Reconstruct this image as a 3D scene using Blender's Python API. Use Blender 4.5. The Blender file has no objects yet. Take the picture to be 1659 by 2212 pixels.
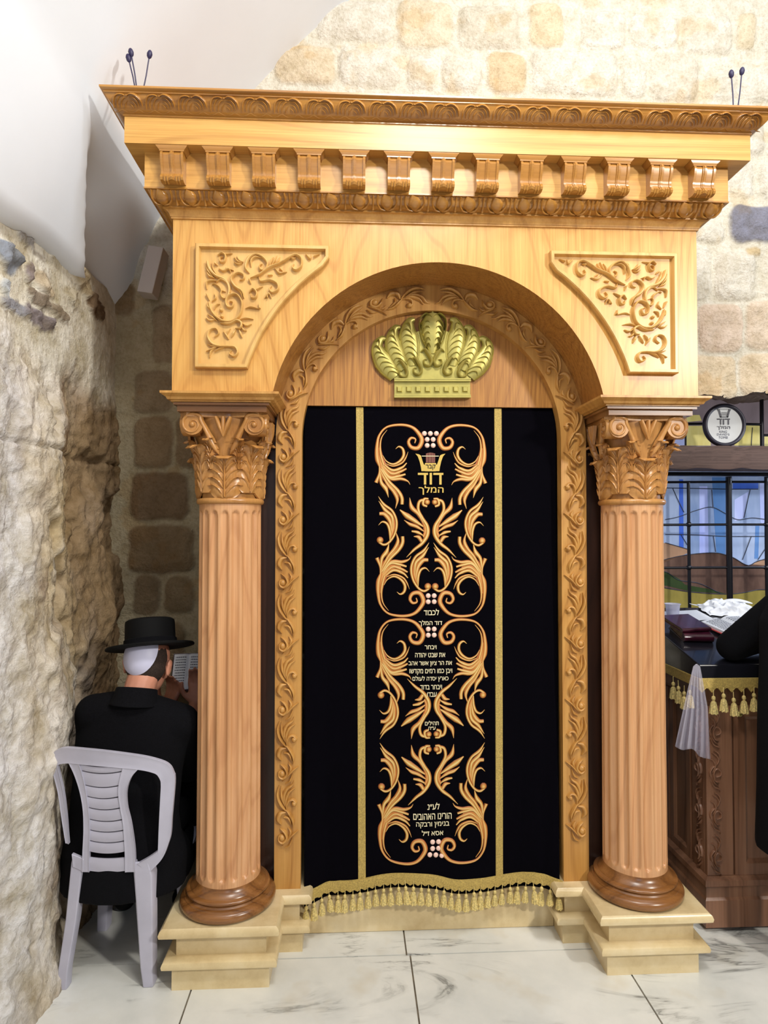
import bpy, bmesh, math, random
import numpy as np
from mathutils import Vector, Matrix, noise as mnoise
R = math.radians; PI = math.pi
random.seed(7)
C = bpy.context.scene.collection
SC = bpy.context.scene

# ------------------------------------------------------------------ camera
FPX = 1400.0
YAW = math.atan(68.5 / FPX); PIT = math.atan(33 / math.hypot(FPX, 68.5))
CAM = Vector((0, 0, 1.6))
Fv = Vector((math.sin(YAW) * math.cos(PIT), math.cos(YAW) * math.cos(PIT), math.sin(PIT)))
Rv = Vector((math.cos(YAW), -math.sin(YAW), 0)); Uv = Rv.cross(Fv)
cam = bpy.data.cameras.new('camera'); camo = bpy.data.objects.new('camera', cam); C.objects.link(camo)
cam.sensor_fit = 'HORIZONTAL'; cam.sensor_width = 36; cam.lens = 36 * FPX / 1659.0
cam.clip_start = 0.05; cam.clip_end = 100
camo.matrix_world = Matrix.Translation(CAM) @ Matrix((Rv, Uv, -Fv)).transposed().to_4x4()
SC.camera = camo
# ------------------------------------------------------------------ light
SC.view_settings.view_transform = 'Standard'; SC.view_settings.look = 'None'
SC.view_settings.gamma = 1; SC.view_settings.use_curve_mapping = False
SC.view_settings.exposure = 0.36
w = bpy.data.worlds.new('world'); SC.world = w; w.use_nodes = True
w.node_tree.nodes['Background'].inputs[0].default_value = (0.90, 0.94, 1.0, 1)
w.node_tree.nodes['Background'].inputs[1].default_value = 0.055
def area(name, loc, target, sx, sy, power, col):
    l = bpy.data.lights.new(name, 'AREA'); l.shape = 'RECTANGLE'; l.size = sx; l.size_y = sy
    l.energy = power; l.color = col
    o = bpy.data.objects.new(name, l); C.objects.link(o); o.location = loc
    o.rotation_euler = (Vector(target) - Vector(loc)).to_track_quat('-Z', 'Y').to_euler()
    return o
area('key_light', (3.3, -1.6, 3.35), (0.1, 2.6, 2.0), 0.3, 0.3, 118, (1.0, 0.96, 0.88))
area('overhead_light', (0.45, 0.35, 4.05), (0.35, 2.5, 1.8), 0.6, 0.4, 40, (1.0, 0.97, 0.90))
area('cool_fill', (0.2, -2.3, 2.3), (-0.5, 2.2, 1.5), 1.2, 1.2, 12, (0.80, 0.88, 1.0))  # cool fill added behind the camera to brighten the left wall
area('vault_light', (1.7, 0.9, 4.3), (1.2, 3.0, 3.3), 0.8, 0.3, 18, (0.93, 0.96, 1.0))
area('niche_light', (2.7, 3.0, 1.95), (2.0, 3.0, 1.2), 0.4, 0.2, 6, (0.72, 0.82, 1.0))

def at(px, py, Y):
    d = Fv * FPX + Rv * (px - 829.5) + Uv * (1106 - py)
    return CAM + d * (Y / d.y)

# ------------------------------------------------------------------ materials
def srgb(r, g, b):
    f = lambda c: (c / 255 / 12.92) if c / 255 <= 0.04045 else ((c / 255 + 0.055) / 1.055) ** 2.4
    return (f(r), f(g), f(b), 1)
class NT:
    def __init__(s, name):
        s.m = bpy.data.materials.new(name); s.m.use_nodes = True
        s.t = s.m.node_tree; s.b = s.t.nodes['Principled BSDF']
    def n(s, typ, **kw):
        x = s.t.nodes.new(typ)
        for k, v in kw.items(): setattr(x, k, v)
        return x
    def l(s, a, b): s.t.links.new(a, b)
    def coords(s, scale=(1, 1, 1), rot=(0, 0, 0), src='Object'):
        tc = s.n('ShaderNodeTexCoord'); mp = s.n('ShaderNodeMapping')
        mp.inputs['Scale'].default_value = scale; mp.inputs['Rotation'].default_value = rot
        s.l(tc.outputs[src], mp.inputs[0]); return mp.outputs[0]
    def noise(s, vec, scale, detail=4, rough=0.5, dist=0):
        x = s.n('ShaderNodeTexNoise'); x.inputs['Scale'].default_value = scale; x.inputs['Detail'].default_value = detail
        x.inputs['Roughness'].default_value = rough; x.inputs['Distortion'].default_value = dist
        s.l(vec, x.inputs['Vector']); return x.outputs['Fac']
    def ramp(s, fac, stops):
        x = s.n('ShaderNodeValToRGB'); e = x.color_ramp.elements
        while len(e) < len(stops): e.new(0.5)
        for i, (p, c) in enumerate(stops): e[i].position = p; e[i].color = c
        s.l(fac, x.inputs[0]); return x.outputs[0]
    def math(s, op, a, b=None):
        x = s.n('ShaderNodeMath', operation=op)
        for i, v in enumerate((a, b)):
            if v is None: continue
            if isinstance(v, (int, float)): x.inputs[i].default_value = v
            else: s.l(v, x.inputs[i])
        return x.outputs[0]
    def mix(s, fac, a, b, blend='MIX'):
        x = s.n('ShaderNodeMix', data_type='RGBA', blend_type=blend)
        for i, v in ((0, fac), (6, a), (7, b)):
            if isinstance(v, (int, float)): x.inputs[i].default_value = v
            elif isinstance(v, tuple): x.inputs[i].default_value = v
            else: s.l(v, x.inputs[i])
        return x.outputs[2]
    def bump(s, h, strength=0.3, dist=0.01):
        x = s.n('ShaderNodeBump'); x.inputs['Strength'].default_value = strength; x.inputs['Distance'].default_value = dist
        s.l(h, x.inputs['Height']); s.l(x.outputs[0], s.b.inputs['Normal'])
    def fin(s, rough=0.5, metal=0, coat=0, **kw):
        s.b.inputs['Roughness'].default_value = rough; s.b.inputs['Metallic'].default_value = metal
        s.b.inputs['Coat Weight'].default_value = coat
        for k, v in kw.items(): s.b.inputs[k.replace('_', ' ')].default_value = v
        return s.m
    def col(s, c):
        if isinstance(c, tuple): s.b.inputs['Base Color'].default_value = c
        else: s.l(c, s.b.inputs['Base Color'])
def plain(name, c, rough=0.5, metal=0, coat=0, nscale=0, namp=0.15, bump=0, bscale=200, **kw):
    s = NT(name)
    v = s.coords()
    if nscale:
        f = s.noise(v, nscale, 5)
        s.col(s.ramp(f, [(0.3, tuple(x * (1 - namp) for x in c[:3]) + (1,)), (0.7, tuple(min(1, x * (1 + namp)) for x in c[:3]) + (1,))]))
    else: s.col(c)
    if bump: s.bump(s.noise(v, bscale, 3), bump, 0.002)
    return s.fin(rough, metal, coat, **kw)
def wood(name, dark, mid, light, grain='Z', freq=26, rough=0.38, big=1.0, coat=0.12, pore=0.3):
    s = NT(name)
    sc = {'Z': (1, 1, 0.16), 'X': (0.12, 1, 1)}[grain]
    v = s.coords(sc)
    f = s.noise(v, 2.2 * big, 2, 0.4)
    ring = s.math('SINE', s.math('MULTIPLY', f, freq * 2.6))
    ring = s.math('MULTIPLY_ADD', ring, 0.5); s.t.nodes[-1].inputs[2].default_value = 0.5
    sc2 = {'Z': (1, 1, 0.02), 'X': (0.015, 1, 1)}[grain]
    v2 = s.coords(sc2)
    fine = s.noise(v2, 190, 3, 0.6)
    soft = s.noise(v, 3.0, 3)
    a = s.ramp(ring, [(0.0, dark), (0.10, mid), (0.5, mid), (1.0, light)])
    b = s.ramp(fine, [(0.35, dark), (0.6, light)])
    c = s.mix(pore, a, b)
    d = s.mix(s.ramp(soft, [(0.35, (0, 0, 0, 1)), (0.7, (1, 1, 1, 1))]), c, mid)
    e = s.mix(0.5, c, d)
    s.col(e); s.bump(fine, 0.10, 0.001)
    return s.fin(rough, 0, coat, Coat_Roughness=0.25)
m_panel = wood('oak_panel', srgb(176, 118, 48), srgb(204, 150, 74), srgb(216, 166, 90), freq=70, pore=0.45)
m_fascia = wood('oak_fascia', srgb(172, 120, 52), srgb(200, 148, 72), srgb(214, 164, 88), 'X', freq=50, pore=0.4)
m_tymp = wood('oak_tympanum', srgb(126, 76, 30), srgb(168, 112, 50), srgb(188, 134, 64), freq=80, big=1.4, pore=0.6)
m_carve = wood('carved_oak', srgb(132, 84, 32), srgb(164, 112, 46), srgb(182, 130, 60), 'X', freq=30, rough=0.28, coat=0.4)
m_jamb = wood('jamb_oak', srgb(160, 108, 46), srgb(186, 134, 66), srgb(200, 150, 80), freq=40)
m_sp = wood('spandrel_oak', srgb(190, 144, 78), srgb(208, 164, 94), srgb(218, 176, 108), freq=50, pore=0.25)
m_col = wood('column_oak', srgb(178, 122, 78), srgb(206, 152, 104), srgb(218, 168, 122), freq=50, big=1.0, rough=0.33, pore=0.4)
m_cap = wood('capital_oak', srgb(150, 98, 46), srgb(180, 126, 66), srgb(196, 144, 84), freq=24, rough=0.30)
m_base = wood('turned_base_oak', srgb(94, 56, 26), srgb(128, 82, 40), srgb(150, 100, 54), 'X', freq=30, rough=0.28, coat=0.4)
m_desk = wood('desk_oak', srgb(100, 66, 46), srgb(130, 90, 66), srgb(150, 108, 82), freq=20, rough=0.4)
m_beam = wood('old_beam', srgb(58, 42, 38), srgb(88, 68, 62), srgb(112, 90, 82), 'X', freq=9, rough=0.75, coat=0, pore=0.5)
m_gold = plain('gold_paint', srgb(178, 166, 92), 0.40, 0.55, nscale=30, namp=0.12)
m_gold_trim = plain('gold_braid', srgb(184, 158, 86), 0.55, 0.2, nscale=220, namp=0.3, bump=0.8, bscale=500)
m_tassel = plain('gold_tassel_thread', srgb(214, 192, 124), 0.55, 0.15, nscale=260, namp=0.4, bump=0.8, bscale=600)
m_velvet = plain('black_velvet', srgb(5, 4, 9), 1.0, nscale=700, namp=0.95, Specular_IOR_Level=0.05)
m_text = plain('cream_thread', srgb(226, 214, 176), 0.6)
m_text_gold = plain('gold_thread', srgb(204, 172, 84), 0.5, 0.15)
m_text_dark = plain('black_thread', srgb(20, 16, 18), 0.8)
m_pink_thread = plain('dusky_pink_thread', srgb(170, 110, 96), 0.7)
m_pearl = plain('pearl_bead', srgb(236, 200, 184), 0.3, coat=0.3)
def emb():
    s = NT('gold_embroidery'); a = s.n('ShaderNodeVertexColor'); a.layer_name = 'tint'
    sep = s.n('ShaderNodeSeparateColor'); s.l(a.outputs[0], sep.inputs[0])
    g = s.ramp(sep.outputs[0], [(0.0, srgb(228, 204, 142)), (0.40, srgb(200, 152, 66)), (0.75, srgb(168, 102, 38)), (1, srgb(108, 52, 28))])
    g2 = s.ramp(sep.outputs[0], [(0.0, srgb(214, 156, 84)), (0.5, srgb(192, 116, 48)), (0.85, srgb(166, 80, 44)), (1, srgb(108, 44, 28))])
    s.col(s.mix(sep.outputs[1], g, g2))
    v = s.coords(); s.bump(s.noise(v, 700, 2), 0.5, 0.001)
    return s.fin(0.5, 0.0, 0)
m_emb = emb()
def marble_beige():
    s = NT('cream_limestone'); v = s.coords()
    f = s.noise(v, 6, 6, 0.65)
    c = s.ramp(f, [(0.3, srgb(196, 170, 122)), (0.52, srgb(220, 198, 152)), (0.75, srgb(232, 214, 176))])
    s.col(c); s.bump(s.noise(v, 60, 3), 0.05, 0.002)
    return s.fin(0.3, 0, 0.2)
m_stone_base = marble_beige()
m_dark = wood('dark_brown_back', srgb(30, 16, 12), srgb(46, 26, 18), srgb(58, 34, 24), freq=30)  # darker brown wood for the boards behind the columns
def floor_marble():
    s = NT('floor_marble'); v = s.coords((1, 1, 1), (0, 0, R(28)))
    base = s.ramp(s.noise(v, 2.2, 6, 0.6), [(0.3, srgb(206, 207, 202)), (0.6, srgb(230, 229, 222)), (0.8, srgb(240, 241, 240))])
    v2 = s.coords((0.5, 2.2, 1), (0, 0, R(-38)))
    vn = s.noise(v2, 1.3, 7, 0.62, 1.2)
    vein = s.ramp(s.math('ABSOLUTE', s.math('SUBTRACT', vn, 0.5)), [(0.0, (1, 1, 1, 1)), (0.012, (0.35, 0.35, 0.35, 1)), (0.04, (0, 0, 0, 1))])
    msk = s.ramp(s.noise(v, 2.8, 3), [(0.5, (0, 0, 0, 1)), (0.62, (0.8, 0.8, 0.8, 1))])
    vm = s.math('MULTIPLY', vein, msk)
    warm = s.mix(s.ramp(s.noise(v, 5, 3), [(0.58, (0, 0, 0, 1)), (0.8, (0.5, 0.5, 0.5, 1))]), base, srgb(196, 178, 142))
    s.col(s.mix(vm, warm, srgb(104, 104, 100)))
    s.bump(s.noise(v, 9, 3), 0.03, 0.01)
    return s.fin(0.24, 0, 0)
m_floor = floor_marble()
m_grout = plain('floor_grout', srgb(120, 108, 90), 0.9, nscale=30, namp=0.3)
def attr_stone(name, fine, rough=0.9, bumpst=0.6, amp=0.22, bscale=1.0):
    s = NT(name); a = s.n('ShaderNodeVertexColor'); a.layer_name = 'tint'
    v = s.coords(); f = s.noise(v, fine, 7, 0.65); f2 = s.noise(v, fine * 5, 4, 0.6)
    k = s.ramp(f, [(0.3, (1 - amp, 1 - amp * 1.15, 1 - amp * 1.5, 1)), (0.6, (1, 1, 1, 1))])
    k2 = s.ramp(f2, [(0.35, (0.86, 0.84, 0.8, 1)), (0.55, (1, 1, 1, 1))])
    s.col(s.mix(1.0, s.mix(1.0, a.outputs[0], k, 'MULTIPLY'), k2, 'MULTIPLY'))
    h = s.math('ADD', f, s.math('MULTIPLY', f2, 0.35))
    s.bump(h, bumpst, 0.02 * bscale)
    return s.fin(rough)
m_wall = attr_stone('limestone_blocks', 16, bumpst=0.9, amp=0.22)
m_rock = attr_stone('rough_rock', 9, bumpst=0.9, amp=0.4)
m_plaster = plain('white_plaster', srgb(232, 237, 246), 0.85, nscale=1.5, namp=0.04, bump=0.12, bscale=12)
m_black_iron = plain('black_iron', srgb(16, 16, 24), 0.35, 0.3, coat=0.3)
m_black = plain('black_wool', srgb(9, 9, 13), 0.95, nscale=300, namp=0.6, Specular_IOR_Level=0.15)
m_hat = plain('black_felt', srgb(5, 5, 6), 0.8, Specular_IOR_Level=0.2)
m_skull = plain('white_satin', srgb(206, 206, 232), 0.45)
m_skin = plain('skin', srgb(206, 142, 116), 0.5, nscale=20, namp=0.08, Subsurface_Weight=0.05)
m_hair = plain('short_dark_hair', srgb(50, 36, 28), 0.8, nscale=220, namp=0.6, bump=0.8, bscale=500)
m_plastic = plain('white_plastic', srgb(186, 184, 200), 0.36, nscale=12, namp=0.06, coat=0.1)
m_paper = plain('white_paper', srgb(226, 230, 238), 0.8)
m_ink = plain('grey_print', srgb(96, 98, 112), 0.9)
m_maroon = plain('maroon_leather', srgb(56, 14, 30), 0.3, nscale=40, namp=0.3, coat=0.3)
m_pages = plain('yellowed_pages', srgb(176, 150, 118), 0.8, nscale=80, namp=0.25)
m_red = plain('red_cover', srgb(214, 84, 84), 0.5)
m_pin = plain('dark_violet_wire', srgb(34, 26, 66), 0.5)
m_box = plain('white_enamel', srgb(196, 188, 186), 0.5)
m_dcloth = plain('black_oilcloth', srgb(22, 22, 28), 0.22, coat=0.3)
m_frame = plain('dark_grey_ring', srgb(46, 44, 58), 0.4)
m_dial = plain('pale_sign_face', srgb(204, 206, 208), 0.4)
m_lead = plain('lead_came', srgb(60, 66, 84), 0.5, 0.2)
def clear(name, alpha, tint, rough=0.08):
    s = NT(name); s.col(tint); s.b.inputs['Alpha'].default_value = alpha
    return s.fin(rough, 0, 0.0)
m_clear = clear('clear_vinyl', 0.26, srgb(226, 222, 240), 0.05)
m_cup = clear('clear_cup_plastic', 0.5, srgb(214, 216, 240))
def glass(name, c, em, nsc=6, c2=None):
    s = NT(name); v = s.coords((1, 1, 0.35)); f = s.noise(v, nsc, 4, 0.6)
    k = s.ramp(f, [(0.3, c), (0.7, c2 or tuple(min(1, x * 1.5) for x in c[:3]) + (1,))])
    s.col(k); s.l(k, s.b.inputs['Emission Color']); s.b.inputs['Emission Strength'].default_value = em
    return s.fin(0.2)
g_blue = glass('pale_blue_glass', srgb(104, 128, 172), 0.30, 5, srgb(164, 180, 212))
g_deep = glass('deep_blue_glass_and_shade', srgb(52, 84, 170), 0.4)
g_teal = glass('teal_blue_glass', srgb(70, 112, 170), 0.25, 5, srgb(100, 140, 200))
g_white = glass('milky_glass', srgb(140, 154, 214), 0.35, 5, srgb(190, 200, 240))
g_brown = glass('brown_glass', srgb(62, 46, 42), 0.22, 9, srgb(112, 88, 78))
g_tan = glass('tan_glass', srgb(140, 112, 92), 0.3, 8)
g_green = glass('green_glass', srgb(44, 58, 34), 0.25, 12)
g_olive = glass('olive_glass', srgb(118, 108, 56), 0.3, 12)
g_yellow = glass('yellow_glass', srgb(186, 172, 92), 0.40, 8, srgb(214, 206, 146))
g_grey = glass('grey_glass', srgb(120, 108, 112), 0.3, 8)

# ------------------------------------------------------------------ mesh helpers
class MB:
    def __init__(s): s.v = []; s.f = []; s.mi = []; s.t = None; s.cur = 0; s.tint = []
    def add(s, vs, fs, tint=None):
        o = len(s.v); s.v.extend([tuple(p) for p in vs]); s.f.extend([tuple(i + o for i in f) for f in fs]); s.mi.extend([s.cur] * len(fs))
        s.tint.extend(tint if tint is not None else [(0, 0, 0)] * len(vs)); return s
    def box(s, x0, x1, y0, y1, z0, z1):
        vs = [(x, y, z) for x in (x0, x1) for y in (y0, y1) for z in (z0, z1)]
        return s.add(vs, [(0, 1, 3, 2), (4, 6, 7, 5), (0, 4, 5, 1), (2, 3, 7, 6), (0, 2, 6, 4), (1, 5, 7, 3)])
    def obox(s, c, ax, ay, az):   # centre and three half-axis vectors
        c = Vector(c); ax = Vector(ax); ay = Vector(ay); az = Vector(az)
        vs = [c + ax * i + ay * j + az * k for i in (-1, 1) for j in (-1, 1) for k in (-1, 1)]
        return s.add(vs, [(0, 1, 3, 2), (4, 6, 7, 5), (0, 4, 5, 1), (2, 3, 7, 6), (0, 2, 6, 4), (1, 5, 7, 3)])
    def rings(s, rings, cap=True, closed=True):
        n = len(rings[0]); vs = [p for r in rings for p in r]; fs = []
        for i in range(len(rings) - 1):
            for j in range(n if closed else n - 1):
                a = i * n + j; b = i * n + (j + 1) % n
                fs.append((a, b, b + n, a + n))
        if cap and closed:
            fs.append(tuple(range(n))[::-1]); fs.append(tuple((len(rings) - 1) * n + j for j in range(n)))
        return s.add(vs, fs)
    def tube(s, pts, rad, n=10, cap=True, sx=1.0, up=None):
        pts = [Vector(p) for p in pts]; rr = rad if isinstance(rad, (list, tuple)) else [rad] * len(pts)
        rs = []; ref = Vector(up) if up else None
        for i, p in enumerate(pts):
            t = (pts[min(i + 1, len(pts) - 1)] - pts[max(i - 1, 0)]).normalized()
            if ref is None: ref = Vector((0, 0, 1)) if abs(t.z) < 0.9 else Vector((0, 1, 0))
            u = (ref - t * ref.dot(t)).normalized(); v = t.cross(u)
            if not up: ref = u
            rs.append([p + (u * math.cos(a) + v * math.sin(a) * sx) * rr[i] for a in [2 * PI * k / n for k in range(n)]])
        return s.rings(rs, cap)
    def lathe(s, c, prof, n=48, cap=True):
        return s.rings([[(c[0] + r * math.cos(2 * PI * k / n), c[1] + r * math.sin(2 * PI * k / n), c[2] + z) for k in range(n)] for r, z in prof], cap)
    def sph(s, c, r, n=12, sc=(1, 1, 1), tint=None):
        rs = []
        for i in range(1, n // 2 + 2):
            th = PI * i / (n // 2 + 2)
            rs.append([(c[0] + r * sc[0] * math.sin(th) * math.cos(2 * PI * k / n), c[1] + r * sc[1] * math.sin(th) * math.sin(2 * PI * k / n), c[2] + r * sc[2] * math.cos(th)) for k in range(n)])
        o = len(s.tint); s.rings(rs)
        if tint: s.tint[o:] = [tint] * (len(s.tint) - o)
        return s
    def prism(s, poly, fn, h):    # 2D polygon mapped by fn(u,v,h)
        n = len(poly)
        a = [fn(u, v, 0) for u, v in poly]; b = [fn(u, v, h) for u, v in poly]
        return s.add(a + b, [tuple(range(n))[::-1], tuple(range(n, 2 * n))] + [(i, (i + 1) % n, (i + 1) % n + n, i + n) for i in range(n)])
    def build(s, name, mat, parent=None, smooth=35, bevel=0, seg=2, label=None):
        me = bpy.data.meshes.new(name); me.from_pydata(s.v, [], s.f)
        mats = mat if isinstance(mat, list) else [mat]
        for m in mats: me.materials.append(m)
        if len(mats) > 1: me.polygons.foreach_set('material_index', s.mi)
        if any(t != (0, 0, 0) for t in s.tint):
            a = me.color_attributes.new('tint', 'FLOAT_COLOR', 'POINT')
            a.data.foreach_set('color', np.array([t + (1,) for t in s.tint], dtype=np.float32).ravel())
        me.update()
        bm = bmesh.new(); bm.from_mesh(me); bmesh.ops.recalc_face_normals(bm, faces=bm.faces); bm.to_mesh(me); bm.free()
        if smooth: me.shade_smooth(); me.set_sharp_from_angle(angle=R(smooth))
        return link(name, me, parent, bevel, seg, label)
def link(name, me, parent=None, bevel=0, seg=2, label=None):
    o = bpy.data.objects.new(name, me); C.objects.link(o)
    if parent:
        o.parent = parent; o.matrix_parent_inverse = wm(parent).inverted()
    if bevel:
        b = o.modifiers.new('bevel', 'BEVEL'); b.width = bevel; b.segments = seg; b.limit_method = 'ANGLE'; b.angle_limit = R(40)
    if label: o['label'] = label
    return o
def wm(o):
    m = Matrix.Translation(o.location) @ o.rotation_euler.to_matrix().to_4x4()
    return wm(o.parent) @ o.matrix_parent_inverse @ m if o.parent else m
def thing(name, label, cat, loc, group=None):
    o = bpy.data.objects.new(name, None); C.objects.link(o); o.location = loc; o.empty_display_size = 0.1
    return tag(o, label, cat, group)
def tag(o, label, cat, group=None):
    o['label'] = label; o['category'] = cat
    if group: o['group'] = group
    return o
def struct(o): o['kind'] = 'structure'; return o
def dup(o, off, parent=None):
    c = o.copy(); C.objects.link(c); c.location = o.location + Vector(off)
    if parent: c.parent = parent
    return c

def spline(P, n):
    P = [Vector((p[0], p[1], 0)) for p in P]
    if len(P) == 2: return [P[0].lerp(P[1], i / n) for i in range(n + 1)]
    L = [0]
    for a, b in zip(P, P[1:]): L.append(L[-1] + max((b - a).length, 1e-6))
    out = []
    for i in range(n + 1):
        d = L[-1] * i / n; k = 0
        while k < len(P) - 2 and L[k + 1] < d: k += 1
        t = (d - L[k]) / (L[k + 1] - L[k])
        p0 = P[k - 1] if k else P[0] * 2 - P[1]; p1 = P[k]; p2 = P[k + 1]; p3 = P[k + 2] if k + 2 < len(P) else p2 * 2 - p1
        out.append(0.5 * ((2 * p1) + (p2 - p0) * t + (2 * p0 - 5 * p1 + 4 * p2 - p3) * t * t + (3 * p1 - p0 - 3 * p2 + p3) * t ** 3))
    return out
def lerpw(W, t):
    x = t * (len(W) - 1); i = min(int(x), len(W) - 2); return W[i] + (W[i + 1] - W[i]) * (x - i)
def ridge(mb, P, W, H, fn, n=None, cs=7, tone=0.0, groove=0.0):
    """raised leaf/stem stroke: P 2D points, W widths (point units), H height (m), fn(u,v,h)->xyz"""
    n = n or max(6, 5 * (len(P) - 1))
    pts = spline(P, n); vs = []; tint = []; wmax = max(W)
    for i, p in enumerate(pts):
        t = (pts[min(i + 1, n)] - pts[max(i - 1, 0)])
        t = t.normalized() if t.length > 1e-9 else Vector((1, 0, 0)); nn = Vector((-t.y, t.x, 0))
        wd = lerpw(W, i / n) * 0.5; hh = H * min(1, (wd * 2 / wmax) ** 0.6 + 0.05)
        for j in range(cs):
            q = -1 + 2 * j / (cs - 1); x = p + nn * wd * q
            h = hh * math.sqrt(max(0, 1 - q * q)) * (1 - groove * max(0, 1 - abs(q) * 2.2))
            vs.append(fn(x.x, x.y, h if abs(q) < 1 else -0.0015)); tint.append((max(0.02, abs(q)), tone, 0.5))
    fs = [(i * cs + j, i * cs + j + 1, (i + 1) * cs + j + 1, (i + 1) * cs + j) for i in range(n) for j in range(cs - 1)]
    fs += [tuple(range(cs))[::-1], tuple(n * cs + j for j in range(cs))]
    mb.add(vs, fs, tint)
def ball(mb, u, v, r, H, fn, tone=0.0, n=10):
    vs = []; tint = []
    for k, q in enumerate((1.0, 0.85, 0.55, 0.2)):
        for j in range(n):
            a = 2 * PI * j / n; vs.append(fn(u + r * q * math.cos(a), v + r * q * math.sin(a), H * math.sqrt(1 - q * q) if q < 1 else -0.0015)); tint.append((max(0.02, q), tone, 0.5))
    fs = [(k * n + j, k * n + (j + 1) % n, (k + 1) * n + (j + 1) % n, (k + 1) * n + j) for k in range(3) for j in range(n)] + [tuple(3 * n + j for j in range(n))]
    mb.add(vs, fs, tint)
def strokes(mb, data, fn, H, k=1.0, **kw):
    for d in data:
        if d[0] == 'b': ball(mb, d[1], d[2], d[3] * k, H * (d[4] if len(d) > 4 else 1.2), fn, kw.get('tone', 0))
        else: ridge(mb, d[0], [w_ * k for w_ in d[1]], H * (d[2] if len(d) > 2 else 1), fn, **kw)

def text_mesh(s, rtl=True, bold=0.0):
    """outline contours of the writing, filled contour by contour"""
    from mathutils.geometry import tessellate_polygon, interpolate_bezier
    cu = bpy.data.curves.new('txt', 'FONT'); cu.body = s[::-1] if rtl else s; cu.size = 1
    o = bpy.data.objects.new('txt', cu); C.objects.link(o); bpy.context.view_layer.update()
    dg = bpy.context.evaluated_depsgraph_get(); crv = o.evaluated_get(dg).to_curve(dg, apply_modifiers=False); cont = []
    for sp_ in crv.splines:
        P = sp_.bezier_points; pts = []
        for i in range(len(P)):
            p, q = P[i], P[(i + 1) % len(P)]
            st = (p.handle_right - p.co).length < 1e-5 and (q.handle_left - q.co).length < 1e-5
            lin_ = abs((p.handle_right - p.co).cross(q.co - p.co).z) < 1e-6 and abs((q.handle_left - q.co).cross(q.co - p.co).z) < 1e-6
            pts += [p.co.copy()] if st or lin_ else interpolate_bezier(p.co, p.handle_right, q.handle_left, q.co, 5)[:-1]
        pts = [p for i, p in enumerate(pts) if (p - pts[i - 1]).length > 1e-5]
        if len(pts) < 3: continue
        A = sum(pts[i].x * pts[(i + 1) % len(pts)].y - pts[(i + 1) % len(pts)].x * pts[i].y for i in range(len(pts))) / 2; cont.append([A, pts])
    bpy.data.objects.remove(o)
    if not cont: return [], []
    big = max(cont, key=lambda c: abs(c[0])); sg = 1 if big[0] > 0 else -1
    def off(pts, d_):
        out = []; n = len(pts)
        for i in range(n):
            a = (pts[i] - pts[i - 1]).normalized(); b_ = (pts[(i + 1) % n] - pts[i]).normalized()
            m = Vector((a.y + b_.y, -a.x - b_.x, 0)); m = m / max(m.length_squared, 0.5) * 2; out.append(pts[i] + m * d_ * sg)
        return out
    outer = [off(c[1], bold) for c in cont if c[0] * sg > 0]; holes = [off(c[1], bold) for c in cont if c[0] * sg < 0]
    def inside(p, poly):
        r_ = False
        for i in range(len(poly)):
            a, b_ = poly[i - 1], poly[i]
            if (a.y > p.y) != (b_.y > p.y) and p.x < (b_.x - a.x) * (p.y - a.y) / (b_.y - a.y) + a.x: r_ = not r_
        return r_
    vs = []; fs = []
    for k, oc in enumerate(outer):
        loops = [oc] + [h for h in holes if inside(h[0], oc)]; flat = [p for l in loops for p in l]; b0 = len(vs)
        vs += [Vector((p.x, p.y, (k % 5))) for p in flat]; fs += [tuple(i + b0 for i in t) for t in tessellate_polygon(loops)]
    return vs, fs
def put_text(mb, s, x0, x1, y0, y1, fn, rtl=True, bold=0.01, h=0.0012, fit=True):
    """fit writing into the rectangle x0..x1, y0 (top)..y1 (bottom), mapped by fn(u,v,h)"""
    vs, fs = text_mesh(s, rtl, bold)
    if not vs: return
    ax = min(v.x for v in vs); bx = max(v.x for v in vs); ay = min(v.y for v in vs); by = max(v.y for v in vs)
    out = [fn(x0 + (v.x - ax) / (bx - ax) * (x1 - x0), y1 + (v.y - ay) / (by - ay) * (y0 - y1), h + v.z * 0.00006) for v in vs]
    mb.add(out, fs)
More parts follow.
